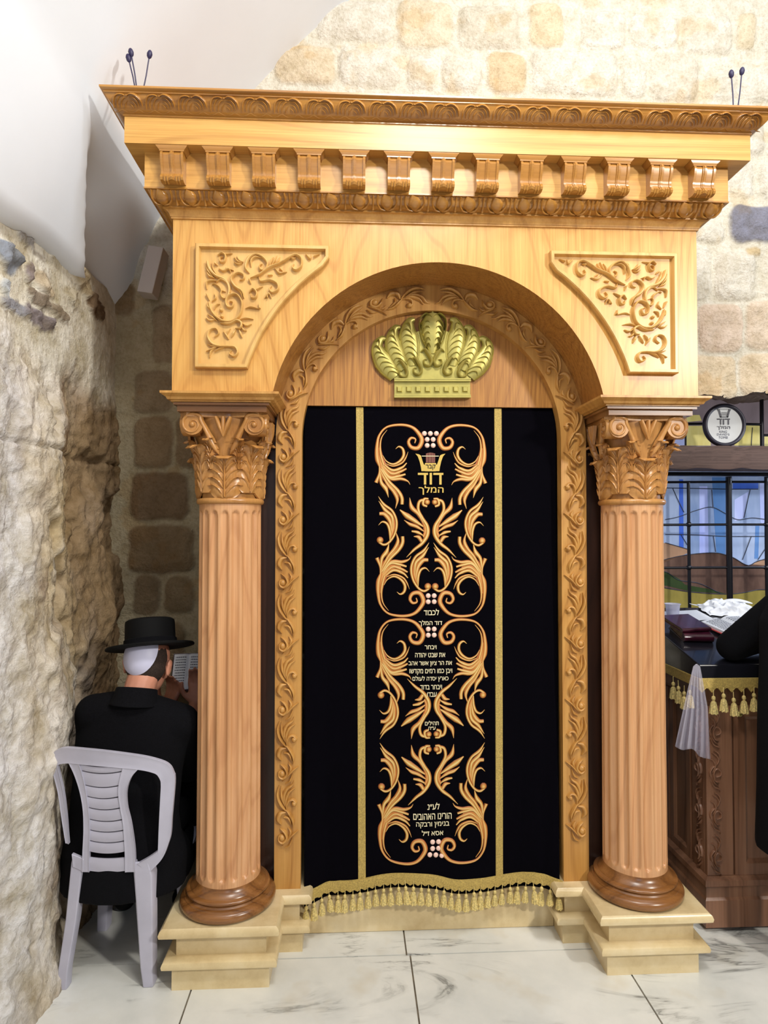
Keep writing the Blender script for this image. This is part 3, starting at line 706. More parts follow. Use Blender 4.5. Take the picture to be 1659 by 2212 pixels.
SS_ = [([(250, 340), (280, 430), (345, 500), (440, 540), (495, 610), (500, 690)], [20, 34, 26, 20, 20, 14], 1.3), ([(240, 440), (270, 500), (330, 525)], [4, 20, 8]), ([(232, 380), (262, 450), (310, 510)], [4, 20, 8]), ([(300, 350), (320, 430), (370, 510)], [4, 20, 8]),
  ([(345, 575), (400, 540), (470, 580), (495, 660), (475, 740), (425, 750), (400, 705), (415, 668), (455, 680)], [6, 14, 18, 18, 20, 18, 16, 12, 6]), ([(245, 650), (245, 575), (295, 555), (370, 560)], [6, 16, 16, 4]), ([(300, 600), (330, 590), (390, 630), (410, 680)], [4, 12, 16, 6]),
  ([(610, 550), (655, 540), (660, 495), (605, 468), (550, 490), (520, 550), (560, 620), (640, 680), (660, 750)], [6, 16, 16, 16, 20, 26, 26, 20, 4], 1.4), ([(530, 580), (580, 640), (630, 700), (640, 760)], [4, 14, 14, 4]),
  ([(500, 785), (540, 800), (525, 855), (475, 845), (460, 780), (500, 720), (580, 712), (635, 790), (635, 880), (600, 960), (520, 1010), (420, 1005), (330, 940), (280, 850), (268, 790)], [8, 14, 16, 18, 18, 18, 18, 20, 18, 18, 20, 22, 22, 18, 6], 1.3),
  ([(245, 705), (275, 775)], [18, 6]), ([(250, 800), (262, 850), (300, 890)], [4, 18, 6]), ([(330, 880), (350, 830), (390, 815)], [4, 16, 4]), ('b', 405, 885, 14), ('b', 415, 955, 14), ([(330, 700), (345, 750), (300, 790)], [4, 16, 4]),
  ([(395, 1030), (500, 1035), (580, 1000), (632, 1030), (620, 1085), (565, 1088)], [10, 20, 18, 22, 22, 8], 1.2), ([(600, 995), (680, 972), (765, 985)], [6, 20, 4]), ([(640, 1030), (690, 1060), (745, 1040)], [6, 18, 4]), ([(630, 1070), (660, 1110), (690, 1112)], [6, 18, 6]), ([(605, 1100), (620, 1140), (640, 1190)], [6, 22, 6]), ([(570, 1100), (540, 1150), (515, 1190)], [6, 20, 4]), ([(430, 1120), (460, 1160), (490, 1210)], [4, 20, 4]), ([(510, 1090), (480, 1130), (470, 1170)], [4, 16, 4]),
  ([(235, 970), (280, 1000), (350, 985)], [6, 20, 4]), ([(255, 930), (300, 960), (370, 1010)], [6, 18, 4]),
  ([(330, 1185), (378, 1145), (350, 1092), (285, 1105), (258, 1180), (300, 1255), (380, 1290), (480, 1290), (560, 1300), (590, 1355), (555, 1402), (500, 1375), (520, 1335)], [8, 14, 14, 16, 20, 24, 22, 18, 16, 18, 18, 14, 6], 1.3), ([(235, 1345), (300, 1320), (380, 1285)], [6, 18, 6]), ([(275, 1415), (290, 1350), (330, 1315)], [6, 18, 4]), ([(250, 1265), (320, 1290), (400, 1290)], [4, 18, 6]), ([(330, 1350), (380, 1320), (440, 1300)], [4, 14, 6]),
  ([(365, 275), (410, 245), (455, 280), (440, 345), (395, 345), (395, 300), (425, 290)], [8, 14, 18, 16, 14, 10, 6], 1.2), ([(440, 265), (530, 250)], [14, 3]), ([(335, 360), (365, 385)], [18, 6]), ([(380, 420), (430, 445), (480, 425), (545, 440)], [6, 18, 16, 3]), ([(450, 415), (500, 430), (510, 465)], [4, 14, 4]),
  ([(550, 290), (590, 340), (645, 350)], [6, 18, 4]), ([(550, 345), (590, 370), (640, 360)], [6, 16, 4]), ([(580, 280), (610, 330), (650, 345)], [4, 14, 4]),
  ([(720, 470), (680, 410), (710, 315), (785, 262), (865, 290), (922, 360), (900, 432), (850, 435), (832, 390), (865, 368)], [4, 22, 26, 22, 20, 18, 18, 16, 14, 6], 1.3), ([(740, 400), (740, 330), (790, 290), (860, 300)], [4, 18, 16, 4]), ([(690, 350), (700, 300), (750, 260)], [4, 14, 4]),
  ([(730, 525), (830, 490), (940, 410), (1060, 365), (1150, 310), (1235, 268), (1300, 310), (1300, 395), (1245, 440), (1200, 412), (1220, 370)], [4, 16, 20, 20, 18, 18, 20, 20, 18, 16, 6], 1.3), ([(950, 395), (965, 340), (990, 290)], [6, 16, 4]), ([(965, 390), (1000, 340), (1030, 275)], [6, 16, 4]), ([(985, 385), (1040, 345), (1062, 290)], [6, 18, 4]), ([(1180, 290), (1200, 310), (1240, 300)], [4, 16, 4]),
  ([(1005, 415), (1060, 470), (1140, 455)], [6, 20, 4]), ([(1060, 420), (1090, 445)], [16, 4]), ([(930, 492), (980, 490)], [20, 8]),
  ([(825, 505), (850, 565), (950, 550), (1032, 590), (1040, 655), (980, 690), (945, 655), (970, 615)], [4, 16, 18, 20, 20, 18, 14, 6], 1.2), ([(720, 540), (738, 590)], [18, 4]), ([(890, 748), (940, 700), (965, 750)], [6, 18, 4]), ([(920, 745), (925, 700)], [12, 4]),
  ([(715, 690), (760, 648), (802, 690), (790, 745), (745, 745), (740, 705)], [6, 16, 20, 18, 14, 6], 1.2), ([(800, 655), (870, 620)], [16, 3]), ([(675, 865), (740, 850), (835, 872)], [4, 16, 6]), ([(835, 865), (825, 815)], [16, 6]),
  ([(1350, 255), (1400, 310), (1415, 262)], [8, 18, 6]), ([(1440, 285), (1505, 258)], [14, 4])]
def spandrel(sx):
    o1 = sp_outline(); o2 = inset(o1, -0.004 * 0 + 0.012); o3 = inset(o1, 0.017)
    mx = (lambda x: x) if sx < 0 else (lambda x: 2 * XC - x)
    mb = MB(); n = len(o1)
    rs = []
    for poly, y in ((o1, YP), (o1, YP - 0.022), (inset(o1, 0.003), YP - 0.026), (inset(o1, 0.013), YP - 0.026), (inset(o1, 0.017), YP - 0.008)):
        rs.append([(mx(x), y, z_) for x, z_ in poly])
    mb.rings(rs, False); vs = rs[-1]; mb.add(vs, [tuple(range(n))])
    p = mb.build('spandrel_panel', m_sp, ark, 30)
    rl = MB()
    def fn(u, v, h):
        q = at(400 + u / 5.184, 500 + v / 5.184, YP - 0.01); return (mx(q.x), YP - 0.008 - h, q.z)
    strokes(rl, SS_, fn, 0.014, 1.5)
    rl.build('carved_scrollwork', m_sp, p, 60)
spandrel(-1); spandrel(1)

# ---- gilded crown
YT = YJ + 0.035
def kf(u, v, h):
    q = at(800 + u / 6.144, 650 + v / 6.144, YT - 0.015); return (q.x, YT - 0.004 - h, q.z)
cr = MB()
lobes = [([(330, 1010), (210, 850), (120, 700), (95, 590), (150, 500), (215, 500)], [150, 230, 250, 190, 110, 40]),
         ([(430, 920), (370, 760), (310, 600), (300, 440), (345, 350), (400, 345)], [140, 210, 240, 210, 120, 40]),
         ([(560, 860), (540, 700), (515, 520), (500, 380), (535, 260), (590, 240)], [130, 210, 260, 250, 150, 40])]
cr.cur = 0
def lobe(P_, W_, mir):
    W_ = [w_ * 1.10 for w_ in W_]
    pts = [((2 * 826 - x) if mir else x, y) for x, y in P_]
    ridge(cr, pts, W_, 0.020, kf, 26, 11)
    n = 26; sp_ = spline(pts, n)
    # rim bead and feather barbs
    for side in (-1, 1):
        edge = []
        for i in range(0, n + 1, 2):
            t = (sp_[min(i + 1, n)] - sp_[max(i - 1, 0)]).normalized(); nn = Vector((-t.y, t.x, 0))
            q = sp_[i] + nn * side * lerpw(W_, i / n) * 0.46; edge.append((q.x, q.y))
        ridge(cr, edge, [14, 16, 16, 10], 0.012, kf, 30, 5)
    for j in range(7):
        i = 3 + j * 3; t = (sp_[min(i + 1, n)] - sp_[i - 1]).normalized(); nn = Vector((-t.y, t.x, 0)); wd = lerpw(W_, i / n) * 0.42
        sg = 1 if not mir else -1
        a_ = sp_[i] - t * 95 + nn * sg * wd * 0.75; b_ = sp_[i] - t * 10 + nn * sg * wd * 0.25; c_ = sp_[i] + t * 22 - nn * sg * wd * 0.35; e_ = sp_[i] - t * 12 - nn * sg * wd * 0.80
        ridge(cr, [(a_.x, a_.y), (b_.x, b_.y), (c_.x, c_.y), (e_.x, e_.y)], [8, 20, 26, 8], 0.027, kf, 14, 5)
for P_, W_ in lobes:
    lobe(P_, W_, False); lobe(P_, W_, True)
ridge(cr, [(826, 700), (826, 560), (826, 380), (826, 240), (826, 165)], [120, 230, 350, 330, 180], 0.024, kf, 26, 13)
for sx in (-1, 1):
    m = lambda x: 826 + sx * x
    ridge(cr, [(m(60), 660), (m(140), 520), (m(175), 360), (m(165), 240), (m(90), 175), (m(20), 215), (m(2), 250)], [12, 18, 18, 18, 18, 16, 8], 0.030, kf, 34, 5)
    for k_ in range(5):
        y = 300 + k_ * 75; ridge(cr, [(m(150 - k_ * 14), y + 60), (m(120 - k_ * 8), y - 10), (m(70 - k_ * 4), y - 25), (m(25), y + 20)], [8, 22, 20, 8], 0.032, kf, 12, 5)
    for (cx_, cy_, r_) in ((70, 800, 62), (205, 915, 62), (395, 950, 60)):
        sg = -1
        pts = [(m(cx_ + 90 * 1.0), cy_ - 120), (m(cx_ + 40), cy_ - 150), (m(cx_ - 40 + 20), cy_ - 80), (m(cx_ - 55), cy_ + 10), (m(cx_ - 20), cy_ + 65), (m(cx_ + 40), cy_ + 45), (m(cx_ + 45), cy_ - 15), (m(cx_ + 5), cy_ - 20)]
        ridge(cr, pts, [14, 54, 66, 60, 54, 46, 34, 14], 0.034, kf, 34, 7)
cr.prism([(315, 1035), (250, 930), (190, 800), (330, 640), (420, 500), (640, 400), (826, 360), (1012, 400), (1232, 500), (1322, 640), (1462, 800), (1402, 930), (1337, 1035)], kf, 0.010)
ridge(cr, [(826, 120), (826, 150), (826, 185)], [50, 70, 10], 0.02, kf, 8, 5)
crown = cr.build('gilded_crown', m_gold, ark, 50, label='gold painted crown ornament')
cb = MB()
cb.prism([(318, 1290), (318, 1030), (1322, 1030), (1322, 1290)], kf, 0.016)
for y0, y1, h in ((1035, 1052, 0.024), (1060, 1078, 0.028), (1250, 1266, 0.022), (1272, 1292, 0.027)): cb.prism([(314, y1), (314, y0), (1326, y0), (1326, y1)], kf, h)
for i in range(8):
    x = 340 + i * 124; cb.prism([(x, 1225), (x, 1135), (x + 88, 1135), (x + 88, 1225)], kf, 0.0175)
    a_ = [(x + 8, 1217), (x + 8, 1143), (x + 80, 1143), (x + 80, 1217)]; c_ = [(x + 20, 1205), (x + 20, 1155), (x + 68, 1155), (x + 68, 1205)]
    vs = [kf(*p, 0.0175) for p in a_] + [kf(*p, 0.025) for p in c_]; cb.add(vs, [(j, (j + 1) % 4, (j + 1) % 4 + 4, j + 4) for j in range(4)] + [(4, 5, 6, 7)])
cb.build('crown_base_band', m_gold, crown, 30)

# ---- columns
def column(xc, sgn):
    yc = 2.455; z0 = ZS
    r0 = 0.1165; r1 = 0.113; zb0 = z0 + 0.075; zt0 = 1.690
    zs_ = [zb0 + 0.004 * i for i in range(25)] + list(np.linspace(zb0 + 0.11, zt0 - 0.085, 10)) + [zt0 - 0.08 + 0.004 * i for i in range(21)]
    nf = 18; na = nf * 12; rings = []
    for z_ in zs_:
        t = (z_ - zb0) / (zt0 - zb0); rr_ = r0 + (r1 - r0) * t; row = []
        for k in range(na):
            ph = (k % 12) / 12.0; a = 2 * PI * k / na
            q = (ph - 0.5) / 0.34
            dz = min((z_ - (zb0 + 0.058)) / 0.016, (zt0 - 0.045 - z_) / 0.016)
            dz = max(-1, min(dz, 1)); cut = 0
            if abs(q) < 1:
                lim = math.sqrt(1 - q * q); end = max(0, min(1, dz + lim - 0.0)) if dz < 1 else 1
                cut = 0.0105 * math.sqrt(max(0, 1 - q * q)) * min(1, end * 2)
            row.append((xc + (rr_ - cut) * math.cos(a), yc + (rr_ - cut) * math.sin(a), z_))
        rings.append(row)
    mb = MB(); mb.rings(rings, True); col = mb.build('column', m_col, ark, 50)
    bp = MB(); prof = [(0.150, 0.0)] + [(0.158 + 0.015 * math.sin(t), 0.020 - 0.018 * math.cos(t)) for t in np.linspace(0.2, PI - 0.25, 10)] + [(0.158, 0.040), (0.157, 0.043), (0.150, 0.045), (0.146, 0.050), (0.148, 0.054)] + [(0.143 + 0.008 * math.sin(t), 0.061 - 0.007 * math.cos(t)) for t in np.linspace(0.3, PI - 0.2, 8)] + [(0.136, 0.070), (0.134, 0.074), (0.127, 0.080), (0.120, 0.089), (0.1175, 0.098), (0.112, 0.100)]
    bp.lathe((xc, yc, z0), prof, 72); bp.build('column_base', m_base, col, 35)
    rg = MB(); rg.lathe((xc, yc, 1.684), [(0.112, 0)] + [(0.114 + 0.0095 * math.sin(t), 0.011 - 0.011 * math.cos(t)) for t in np.linspace(0, PI, 12)] + [(0.108, 0.022)], 64); rg.build('neck_ring', m_cap, col)
    # capital: bell, two rows of leaves, corner volutes
    cp = MB(); zc = 1.705; Hc = 0.30
    cp.lathe((xc, yc, zc), [(0.104, 0), (0.105, 0.05), (0.108, 0.12), (0.118, 0.19), (0.136, 0.25), (0.142, 0.285), (0.142, Hc)], 48)
    # square-ish top with concave sides
    zt_ = zc + Hc - 0.035; poly = []
    for q in range(4):
        a = PI / 4 + q * PI / 2
        for k, rr_ in ((-0.10, 0.200), (0.10, 0.200), (0.45, 0.150), (PI / 4, 0.138), (PI / 2 - 0.45, 0.150)): poly.append((xc + rr_ * math.cos(a + k), yc + rr_ * math.sin(a + k)))
    n = len(poly); cp.add([(x, y, zt_ + 0.02) for x, y in poly] + [(x, y, zc + Hc + 0.012) for x, y in poly], [tuple(range(n))[::-1], tuple(range(n, 2 * n))] + [(i, (i + 1) % n, (i + 1) % n + n, i + n) for i in range(n)])
    def rad(t): return 0.108 + 0.030 * t ** 2
    def leaf(th, base, h, wd, curl):
        def fn(u, v, hh):     # u sideways (m), v 0..1 up the leaf
            r_ = rad((base + v * h) / Hc) + 0.006 + hh + curl * (max(0, v - 0.55) / 0.45) ** 2
            zz = zc + base + h * (v - 0.9 * max(0, v - 0.80) ** 2 * 6)
            a = th + u / max(r_, 0.1); return (xc + r_ * math.cos(a), yc + r_ * math.sin(a), zz)
        nn_ = 16; m_ = 11; vs = []
        for i in range(nn_ + 1):
            v = i / nn_; env = math.sin(PI * min(1, 0.16 + 0.80 * v)) ** 0.6 if v < 0.97 else 0.35
            lob = 0.80 + 0.20 * abs(math.sin(v * PI * 4.0)); w_ = wd * env * lob
            for j in range(m_):
                q = -1 + 2 * j / (m_ - 1); hh = 0.010 * (1 - q * q) - 0.005 * math.exp(-(q * 6) ** 2) + 0.0035 * math.cos((abs(q) * 3 - v * 9) * 2.0) * (abs(q) > 0.15)
                vs.append(fn(q * w_, v, hh))
        for i in range(nn_ + 1):      # back face
            v = i / nn_
            for j in range(m_):
                p = vs[i * m_ + j]; dx, dy = p[0] - xc, p[1] - yc; L = math.hypot(dx, dy); vs.append((p[0] - dx / L * 0.006, p[1] - dy / L * 0.006, p[2] - 0.002))
        o_ = (nn_ + 1) * m_; fs = []
        for i in range(nn_):
            for j in range(m_ - 1):
                a = i * m_ + j; fs.append((a, a + 1, a + m_ + 1, a + m_)); fs.append((a + o_, a + m_ + o_, a + m_ + 1 + o_, a + 1 + o_))
            a = i * m_; fs.append((a, a + m_, a + m_ + o_, a + o_)); a = i * m_ + m_ - 1; fs.append((a, a + o_, a + m_ + o_, a + m_))
        for j in range(m_ - 1): a = nn_ * m_ + j; fs.append((a, a + 1, a + 1 + o_, a + o_)); fs.append((j, j + o_, j + 1 + o_, j + 1))
        cp.add(vs, fs)
        # spine and side veins
        ridge(cp, [(0, 0.02), (0, 0.5), (0, 0.9)], [0.010, 0.008, 0.005], 0.014, lambda u, v, hh: fn(u, v, hh), 14, 5)
        for k in range(5):
            for sx in (-1, 1):
                v0 = 0.03 + k * 0.155; ridge(cp, [(sx * 0.003, v0), (sx * wd * 0.30, v0 + 0.16), (sx * wd * 0.66, v0 + 0.24), (sx * wd * 1.0, v0 + 0.22)], [0.005, wd * 0.26, wd * 0.26, 0.005], 0.015, lambda u, v, hh: fn(u, v, hh), 8, 5)
    for k in range(4): leaf(-PI / 4 + k * PI / 2, 0.02, 0.20, 0.058, 0.048)
    for k in range(4): leaf(-PI / 2 + k * PI / 2, 0.0, 0.175, 0.070, 0.030)
    for k in range(8): leaf(-PI / 2 + PI / 8 + k * PI / 4, 0.10, 0.13, 0.030, 0.036)
    # volutes lie parallel to each face, two to a face
    for q in range(4):
        fd = Vector((math.cos(-PI / 2 + q * PI / 2), math.sin(-PI / 2 + q * PI / 2), 0)); sd = Vector((-fd.y, fd.x, 0))
        for sx in (-1, 1):
            cu = 0.108; cv = 0.258; pts = []; wd_ = []
            pts += [(0.020, 0.155), (0.038, 0.190), (0.058, 0.232), (0.078, 0.272)]
            wd_ += [0.004, 0.018, 0.024, 0.026]
            for i in range(15):
                a = 2.3 - i * 0.62; r_ = 0.040 * (1 - i / 15.5) ** 0.8; pts.append((cu + r_ * math.cos(a), cv + r_ * math.sin(a))); wd_.append(0.020 * (1 - i / 22))
            def vf(u, v, h): p = Vector((xc, yc, zc)) + sd * (u * sx) + fd * (0.116 + 0.028 * min(1, u / 0.09) + h) + Vector((0, 0, v)); return tuple(p)
            ridge(cp, pts, wd_, 0.014, vf, 70, 7)
            ball(cp, cu, cv, 0.012, 0.014, vf)
            c0 = Vector((xc, yc, zc)) + sd * (cu * sx) + Vector((0, 0, cv))
            cp.tube([c0 + fd * 0.085, c0 + fd * 0.148], 0.037, 20)
        for sx in (-1, 0, 1):     # small palmette at the middle of the abacus
            def pf2(u, v, h): p = Vector((xc, yc, zc)) + sd * u + fd * (0.136 + 0.012 * v / 0.3 + h) + Vector((0, 0, v)); return tuple(p)
            ridge(cp, [(0.0, 0.215), (sx * 0.012, 0.25), (sx * 0.026, 0.285)], [0.006, 0.018, 0.014], 0.014, pf2, 10, 7)
    cp.build('capital', m_cap, col, 50)
    # impost block and cap moulding
    ab = MB(); hx = 0.155
    ab.box(xc - hx, xc + hx, 2.285, 2.60, 2.005, 2.040); ab.box(xc - hx - 0.010, xc + hx + 0.010, 2.272, 2.60, 2.026, 2.034)
    ab.build('impost_block', m_base, col, 30)
    am = MB(); rs = []
    for o_, z_ in [(0.0, 2.036), (0.0, 2.040), (0.010, 2.042), (0.014, 2.050), (0.024, 2.056), (0.030, 2.060), (0.030, 2.068)]:
        x0 = xc - 0.172 - o_; x1 = xc + 0.172 + o_; rs.append([(x0, 2.60, z_), (x0, 2.268 - o_, z_), (x1, 2.268 - o_, z_), (x1, 2.60, z_)])
    am.rings(rs, True); am.build('impost_cap', m_jamb, col, 30)
column(-0.456, -1); column(1.078, 1)
# ------------------------------------------------------------------ stone plinths
def plinth(sx, label):
    # plan outline (X mirrored about XC): front block, inner wing, back
    def P_(o_):
        xo = -0.622 - o_; xi = -0.287 + o_; xw = -0.186 + o_; yf = 2.31 - o_; yw = 2.494 - o_
        pts = [(xo, 2.96), (xo, yf), (xi, yf), (xi, yw), (xw, yw), (xw, 2.96)]
        return pts if sx < 0 else [(2 * 0.312 - x, y) for x, y in pts]
    t = thing('stone_plinth', label, 'plinth', (P_(0)[1][0] * 0.5 + P_(0)[2][0] * 0.5, 2.45, 0))
    def layer(name, prof):
        mb = MB(); mb.rings([[(x, y, z_) for x, y in P_(o_)] for o_, z_ in prof], True); return mb.build(name, m_stone_base, t, 35)
    layer('lower_block', [(0, 0), (0, 0.078)])
    layer('lower_ledge', [(0, 0.078), (0.020, 0.080), (0.028, 0.086), (0.030, 0.097), (0.026, 0.107), (0.018, 0.112), (-0.012, 0.113)])
    layer('upper_block', [(-0.012, 0.113), (-0.012, 0.190)])
    layer('top_slab', [(-0.012, 0.190), (0.028, 0.191), (0.036, 0.197), (0.038, 0.208), (0.034, 0.219), (0.026, 0.2255), (-0.01, 0.226)])
plinth(-1, 'stepped cream stone plinth under the left fluted column, beside the plastic chair')
plinth(1, 'stepped cream stone plinth under the right fluted column, beside the carved desk')
mb = MB(); mb.box(-0.1855, 0.8095, 2.60, 2.96, 0.0, 0.205)
tag(mb.build('stone_sill', m_stone_base, None, bevel=0.004), 'low cream stone sill behind the gold tasselled fringe of the curtain', 'sill')

# ------------------------------------------------------------------ curtain
ZT = 2.074; ZBOT = 0.212; CXL = XC - 0.503; CXR = XC + 0.503
def cy(x, z_):
    t = (ZT - z_) / (ZT - ZBOT); u = (x - XC) / 0.5
    y = 2.558 - 0.012 * t * math.cos(u * 5.0 + 0.6) + 0.005 * math.sin(u * 13) * t
    y -= 0.040 * t ** 2 * max(0, abs(u) - 0.72) / 0.28 if u < 0 else 0.035 * t ** 2 * max(0, abs(u) - 0.72) / 0.28
    y += 0.010 * t * math.exp(-((u - 0.88) / 0.05) ** 2) + 0.008 * t * math.exp(-((u + 0.83) / 0.05) ** 2)
    y += 0.010 * t ** 2 * math.exp(-((u - 0.17) / 0.2) ** 2) * -1
    return y
def hem(x):
    u = (x - XC) / 0.5
    return ZBOT + 0.018 * math.cos(u * 5.3 + 0.9) - 0.028 * max(0, (abs(u) - 0.8) / 0.2) - 0.010 * math.exp(-((u - 0.17) / 0.12) ** 2)
cur = thing('ark_curtain', 'black velvet curtain with gold embroidery, two stripes and tasselled hem inside the arch', 'curtain', (XC, 2.55, 0.2))
def cx_(u, t):      # the cloth narrows a little towards the hem
    k = 1 - 0.018 * t; return XC + u * 0.503 * k
nu, nv = 150, 60
P = np.zeros((nu + 1, nv + 1, 3))
for i in range(nu + 1):
    for j in range(nv + 1):
        t = j / nv; x = cx_(-1 + 2 * i / nu, t); zb_ = hem(x) - 0.034; z_ = ZT + 0.006 + (zb_ - ZT) * t; P[i, j] = (x, cy(x, z_), z_)
vel = grid_mesh('velvet_cloth', P, None, m_velvet, None, cur)
so = vel.modifiers.new('thickness', 'SOLIDIFY'); so.thickness = 0.003; so.offset = 1
def cf(px, py, h):
    q = at(px, py, 2.552); return (q.x, cy(q.x, q.z) - 0.001 - h, q.z)
for xs_ in ((777, 779), (1076, 1078)):
    mb = MB(); rs = []
    for i in range(61):
        t = i / 60; px = xs_[0] + (xs_[1] - xs_[0]) * t
        q = at(px, 880, 2.552); q2 = at(xs_[1] + 3, 1885, 2.552); x = q.x + (q2.x - q.x) * t; z_ = ZT + (hem(x) + 0.002 - ZT) * t
        rs.append([(x + dx, cy(x + dx, z_) - d_, z_) for dx, d_ in ((-0.015, 0.0), (-0.0142, 0.004), (-0.005, 0.0045), (0, 0.003), (0.005, 0.0045), (0.0142, 0.004), (0.015, 0.0))])
    mb.rings(rs, True); mb.build('gold_stripe', m_gold_trim, cur, 40)
# embroidery: stroke sets measured on the left half
TT = [([(195, 640), (165, 520), (165, 400), (190, 290), (270, 205), (420, 182), (540, 212), (618, 300), (628, 360), (590, 422), (520, 415), (492, 360), (520, 318), (565, 330), (556, 372)], [8, 42, 36, 28, 20, 18, 22, 24, 26, 34, 40, 38, 32, 24, 10]),
      ([(232, 600), (205, 500), (197, 400), (215, 310), (270, 235)], [24, 26, 18, 12, 4]),
      ([(222, 500), (262, 562), (330, 592), (400, 560), (440, 500), (432, 435), (392, 408), (358, 432)], [6, 12, 18, 22, 26, 28, 22, 4]),
      ([(250, 585), (330, 612), (420, 580), (462, 525), (487, 462)], [6, 14, 18, 16, 3]),
      ([(215, 575), (320, 655), (420, 628), (472, 578)], [8, 26, 30, 10]), ([(215, 600), (310, 690), (400, 672), (468, 638)], [8, 24, 30, 16]),
      ([(205, 620), (290, 725), (380, 718), (458, 696)], [8, 26, 30, 18]), ([(205, 640), (300, 742), (410, 744), (480, 768), (506, 805)], [8, 24, 32, 26, 3]),
      ([(200, 640), (285, 770), (375, 865), (418, 940), (420, 1010)], [10, 26, 30, 34, 30]), ([(195, 660), (270, 800), (335, 880), (372, 960), (352, 1052)], [8, 24, 28, 34, 4]),
      ([(192, 660), (205, 780), (255, 850), (280, 938)], [8, 30, 40, 3]), ([(185, 590), (186, 690), (152, 785)], [8, 20, 34])]
UU = [([(680, 1030), (640, 1010), (650, 955), (695, 948)], [20, 26, 26, 14]), ('b', 682, 985, 32, 1.5),
      ([(655, 960), (602, 980), (588, 1060), (630, 1150), (680, 1235), (682, 1325), (625, 1415), (545, 1478), (462, 1560)], [26, 28, 26, 30, 36, 36, 30, 22, 3]),
      ([(640, 1200), (590, 1110), (520, 1040), (500, 938)], [14, 34, 40, 3]), ([(640, 1240), (550, 1180), (460, 1120), (398, 1066)], [12, 40, 50, 10]),
      ([(648, 1290), (570, 1240), (500, 1215), (440, 1172)], [10, 30, 32, 3]), ([(642, 1335), (580, 1300), (518, 1288)], [10, 30, 16]), ([(622, 1395), (590, 1350), (540, 1342)], [30, 36, 6])]
OO = [([(175, 928), (230, 1010), (318, 1080), (362, 1190), (345, 1310), (290, 1400), (230, 1432), (180, 1405)], [3, 26, 24, 24, 24, 22, 22, 22]), ('b', 190, 1383, 38, 1.5),
      ([(178, 975), (240, 1065), (315, 1140), (325, 1260)], [3, 34, 32, 8]), ([(185, 1108), (240, 1115), (295, 1190), (315, 1310)], [30, 40, 32, 8]),
      ([(173, 1228), (215, 1192), (265, 1215), (292, 1290), (292, 1385)], [3, 20, 26, 26, 8])]
TT += [([(190, 420), (205, 540), (235, 630), (320, 690), (400, 690)], [30, 60, 100, 90, 20], 0.45), ([(190, 600), (215, 700), (300, 810), (380, 930)], [30, 50, 60, 20], 0.45)]
UU += [([(560, 1090), (640, 1180), (665, 1270), (640, 1350)], [20, 50, 56, 20], 0.45)]
OO += [([(240, 1050), (310, 1140), (325, 1250), (295, 1370)], [20, 56, 60, 16], 0.45)]
def xform(d, f):
    out = []
    for s_ in d:
        if s_[0] == 'b': u, v = f(s_[1], s_[2]); out.append(('b', u, v, s_[3], 1.4))
        else: out.append(([f(*p) for p in s_[0]], s_[1], s_[2] if len(s_) > 2 else 1))
    return out
A2P = lambda x, y: (780 + x / 4.81, 880 + y / 4.81)
emb_ = MB()
allm = []
allm += [(TT, lambda x, y: (x, y)), (UU, lambda x, y: (x, y)), (OO, lambda x, y: (x, y)), (OO, lambda x, y: (873 - x, y + 478)), (TT, lambda x, y: (x + 4, 2352 - y))]
B = lambda dy: (lambda x, y: (x, y + dy * 4.81))
allm += [(TT, B(420.5)), (UU, lambda x, y: (x, (1168 + 1502 - 1760) * 4.81 - y)), (OO, lambda x, y: (x, (1168 + 1502 - 1760) * 4.81 - y))]
allm += [(UU, B(533)), (OO, B(533)), (TT, lambda x, y: (x + 8, 2352 - y + 533 * 4.81))]
for data, f in allm:
    for mir in (0, 1):
        def g(x, y, f=f, mir=mir):
            X_, Y_ = f(x, y); px, py = A2P(X_, Y_)
            sh = (py - 900) * 0.006
            return ((930 - (930 - px)) if not mir else (930 + (930 - px))) + sh, py + (0.012 * (px - 930) * (1 if not mir else -1) * (0.5 if py < 1400 else -0.2))
        for i, s_ in enumerate(xform(data, g)):
            tone = 0.5 if (i == 0 and data is TT) else (0.3 if i % 2 else 0.0)
            k = 1 / 4.81
            if s_[0] == 'b': ball(emb_, s_[1], s_[2], s_[3] * k, 0.0052, cf, 0.2)
            else: ridge(emb_, s_[0], [w_ * k * (1.32 if s_[2] == 1 else 1.0) for w_ in s_[1]], 0.0038 * s_[2], cf, max(10, 5 * len(s_[0])), 7, tone if s_[2] == 1 else 0.9)
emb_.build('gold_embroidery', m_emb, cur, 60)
berries = [(917, 936), (930, 936), (943, 936), (923, 949), (936, 949), (923, 962), (936, 962), (925, 1287), (938, 1287), (925, 1300), (938, 1300), (925, 1359), (938, 1359), (925, 1372), (938, 1372), (934, 1817), (947, 1817), (934, 1831), (947, 1831), (928, 1844), (941, 1845), (954, 1847)]
for lo, hi in ((900, 970), (1280, 1310), (1350, 1380), (1800, 1860)):
    be = MB()
    for x, y in berries:
        if lo < y < hi: ball(be, x, y, 5.6, 0.005, cf)
    be.build('bead_cluster', m_pearl, cur, 60, label='cluster of pale pink round beads')
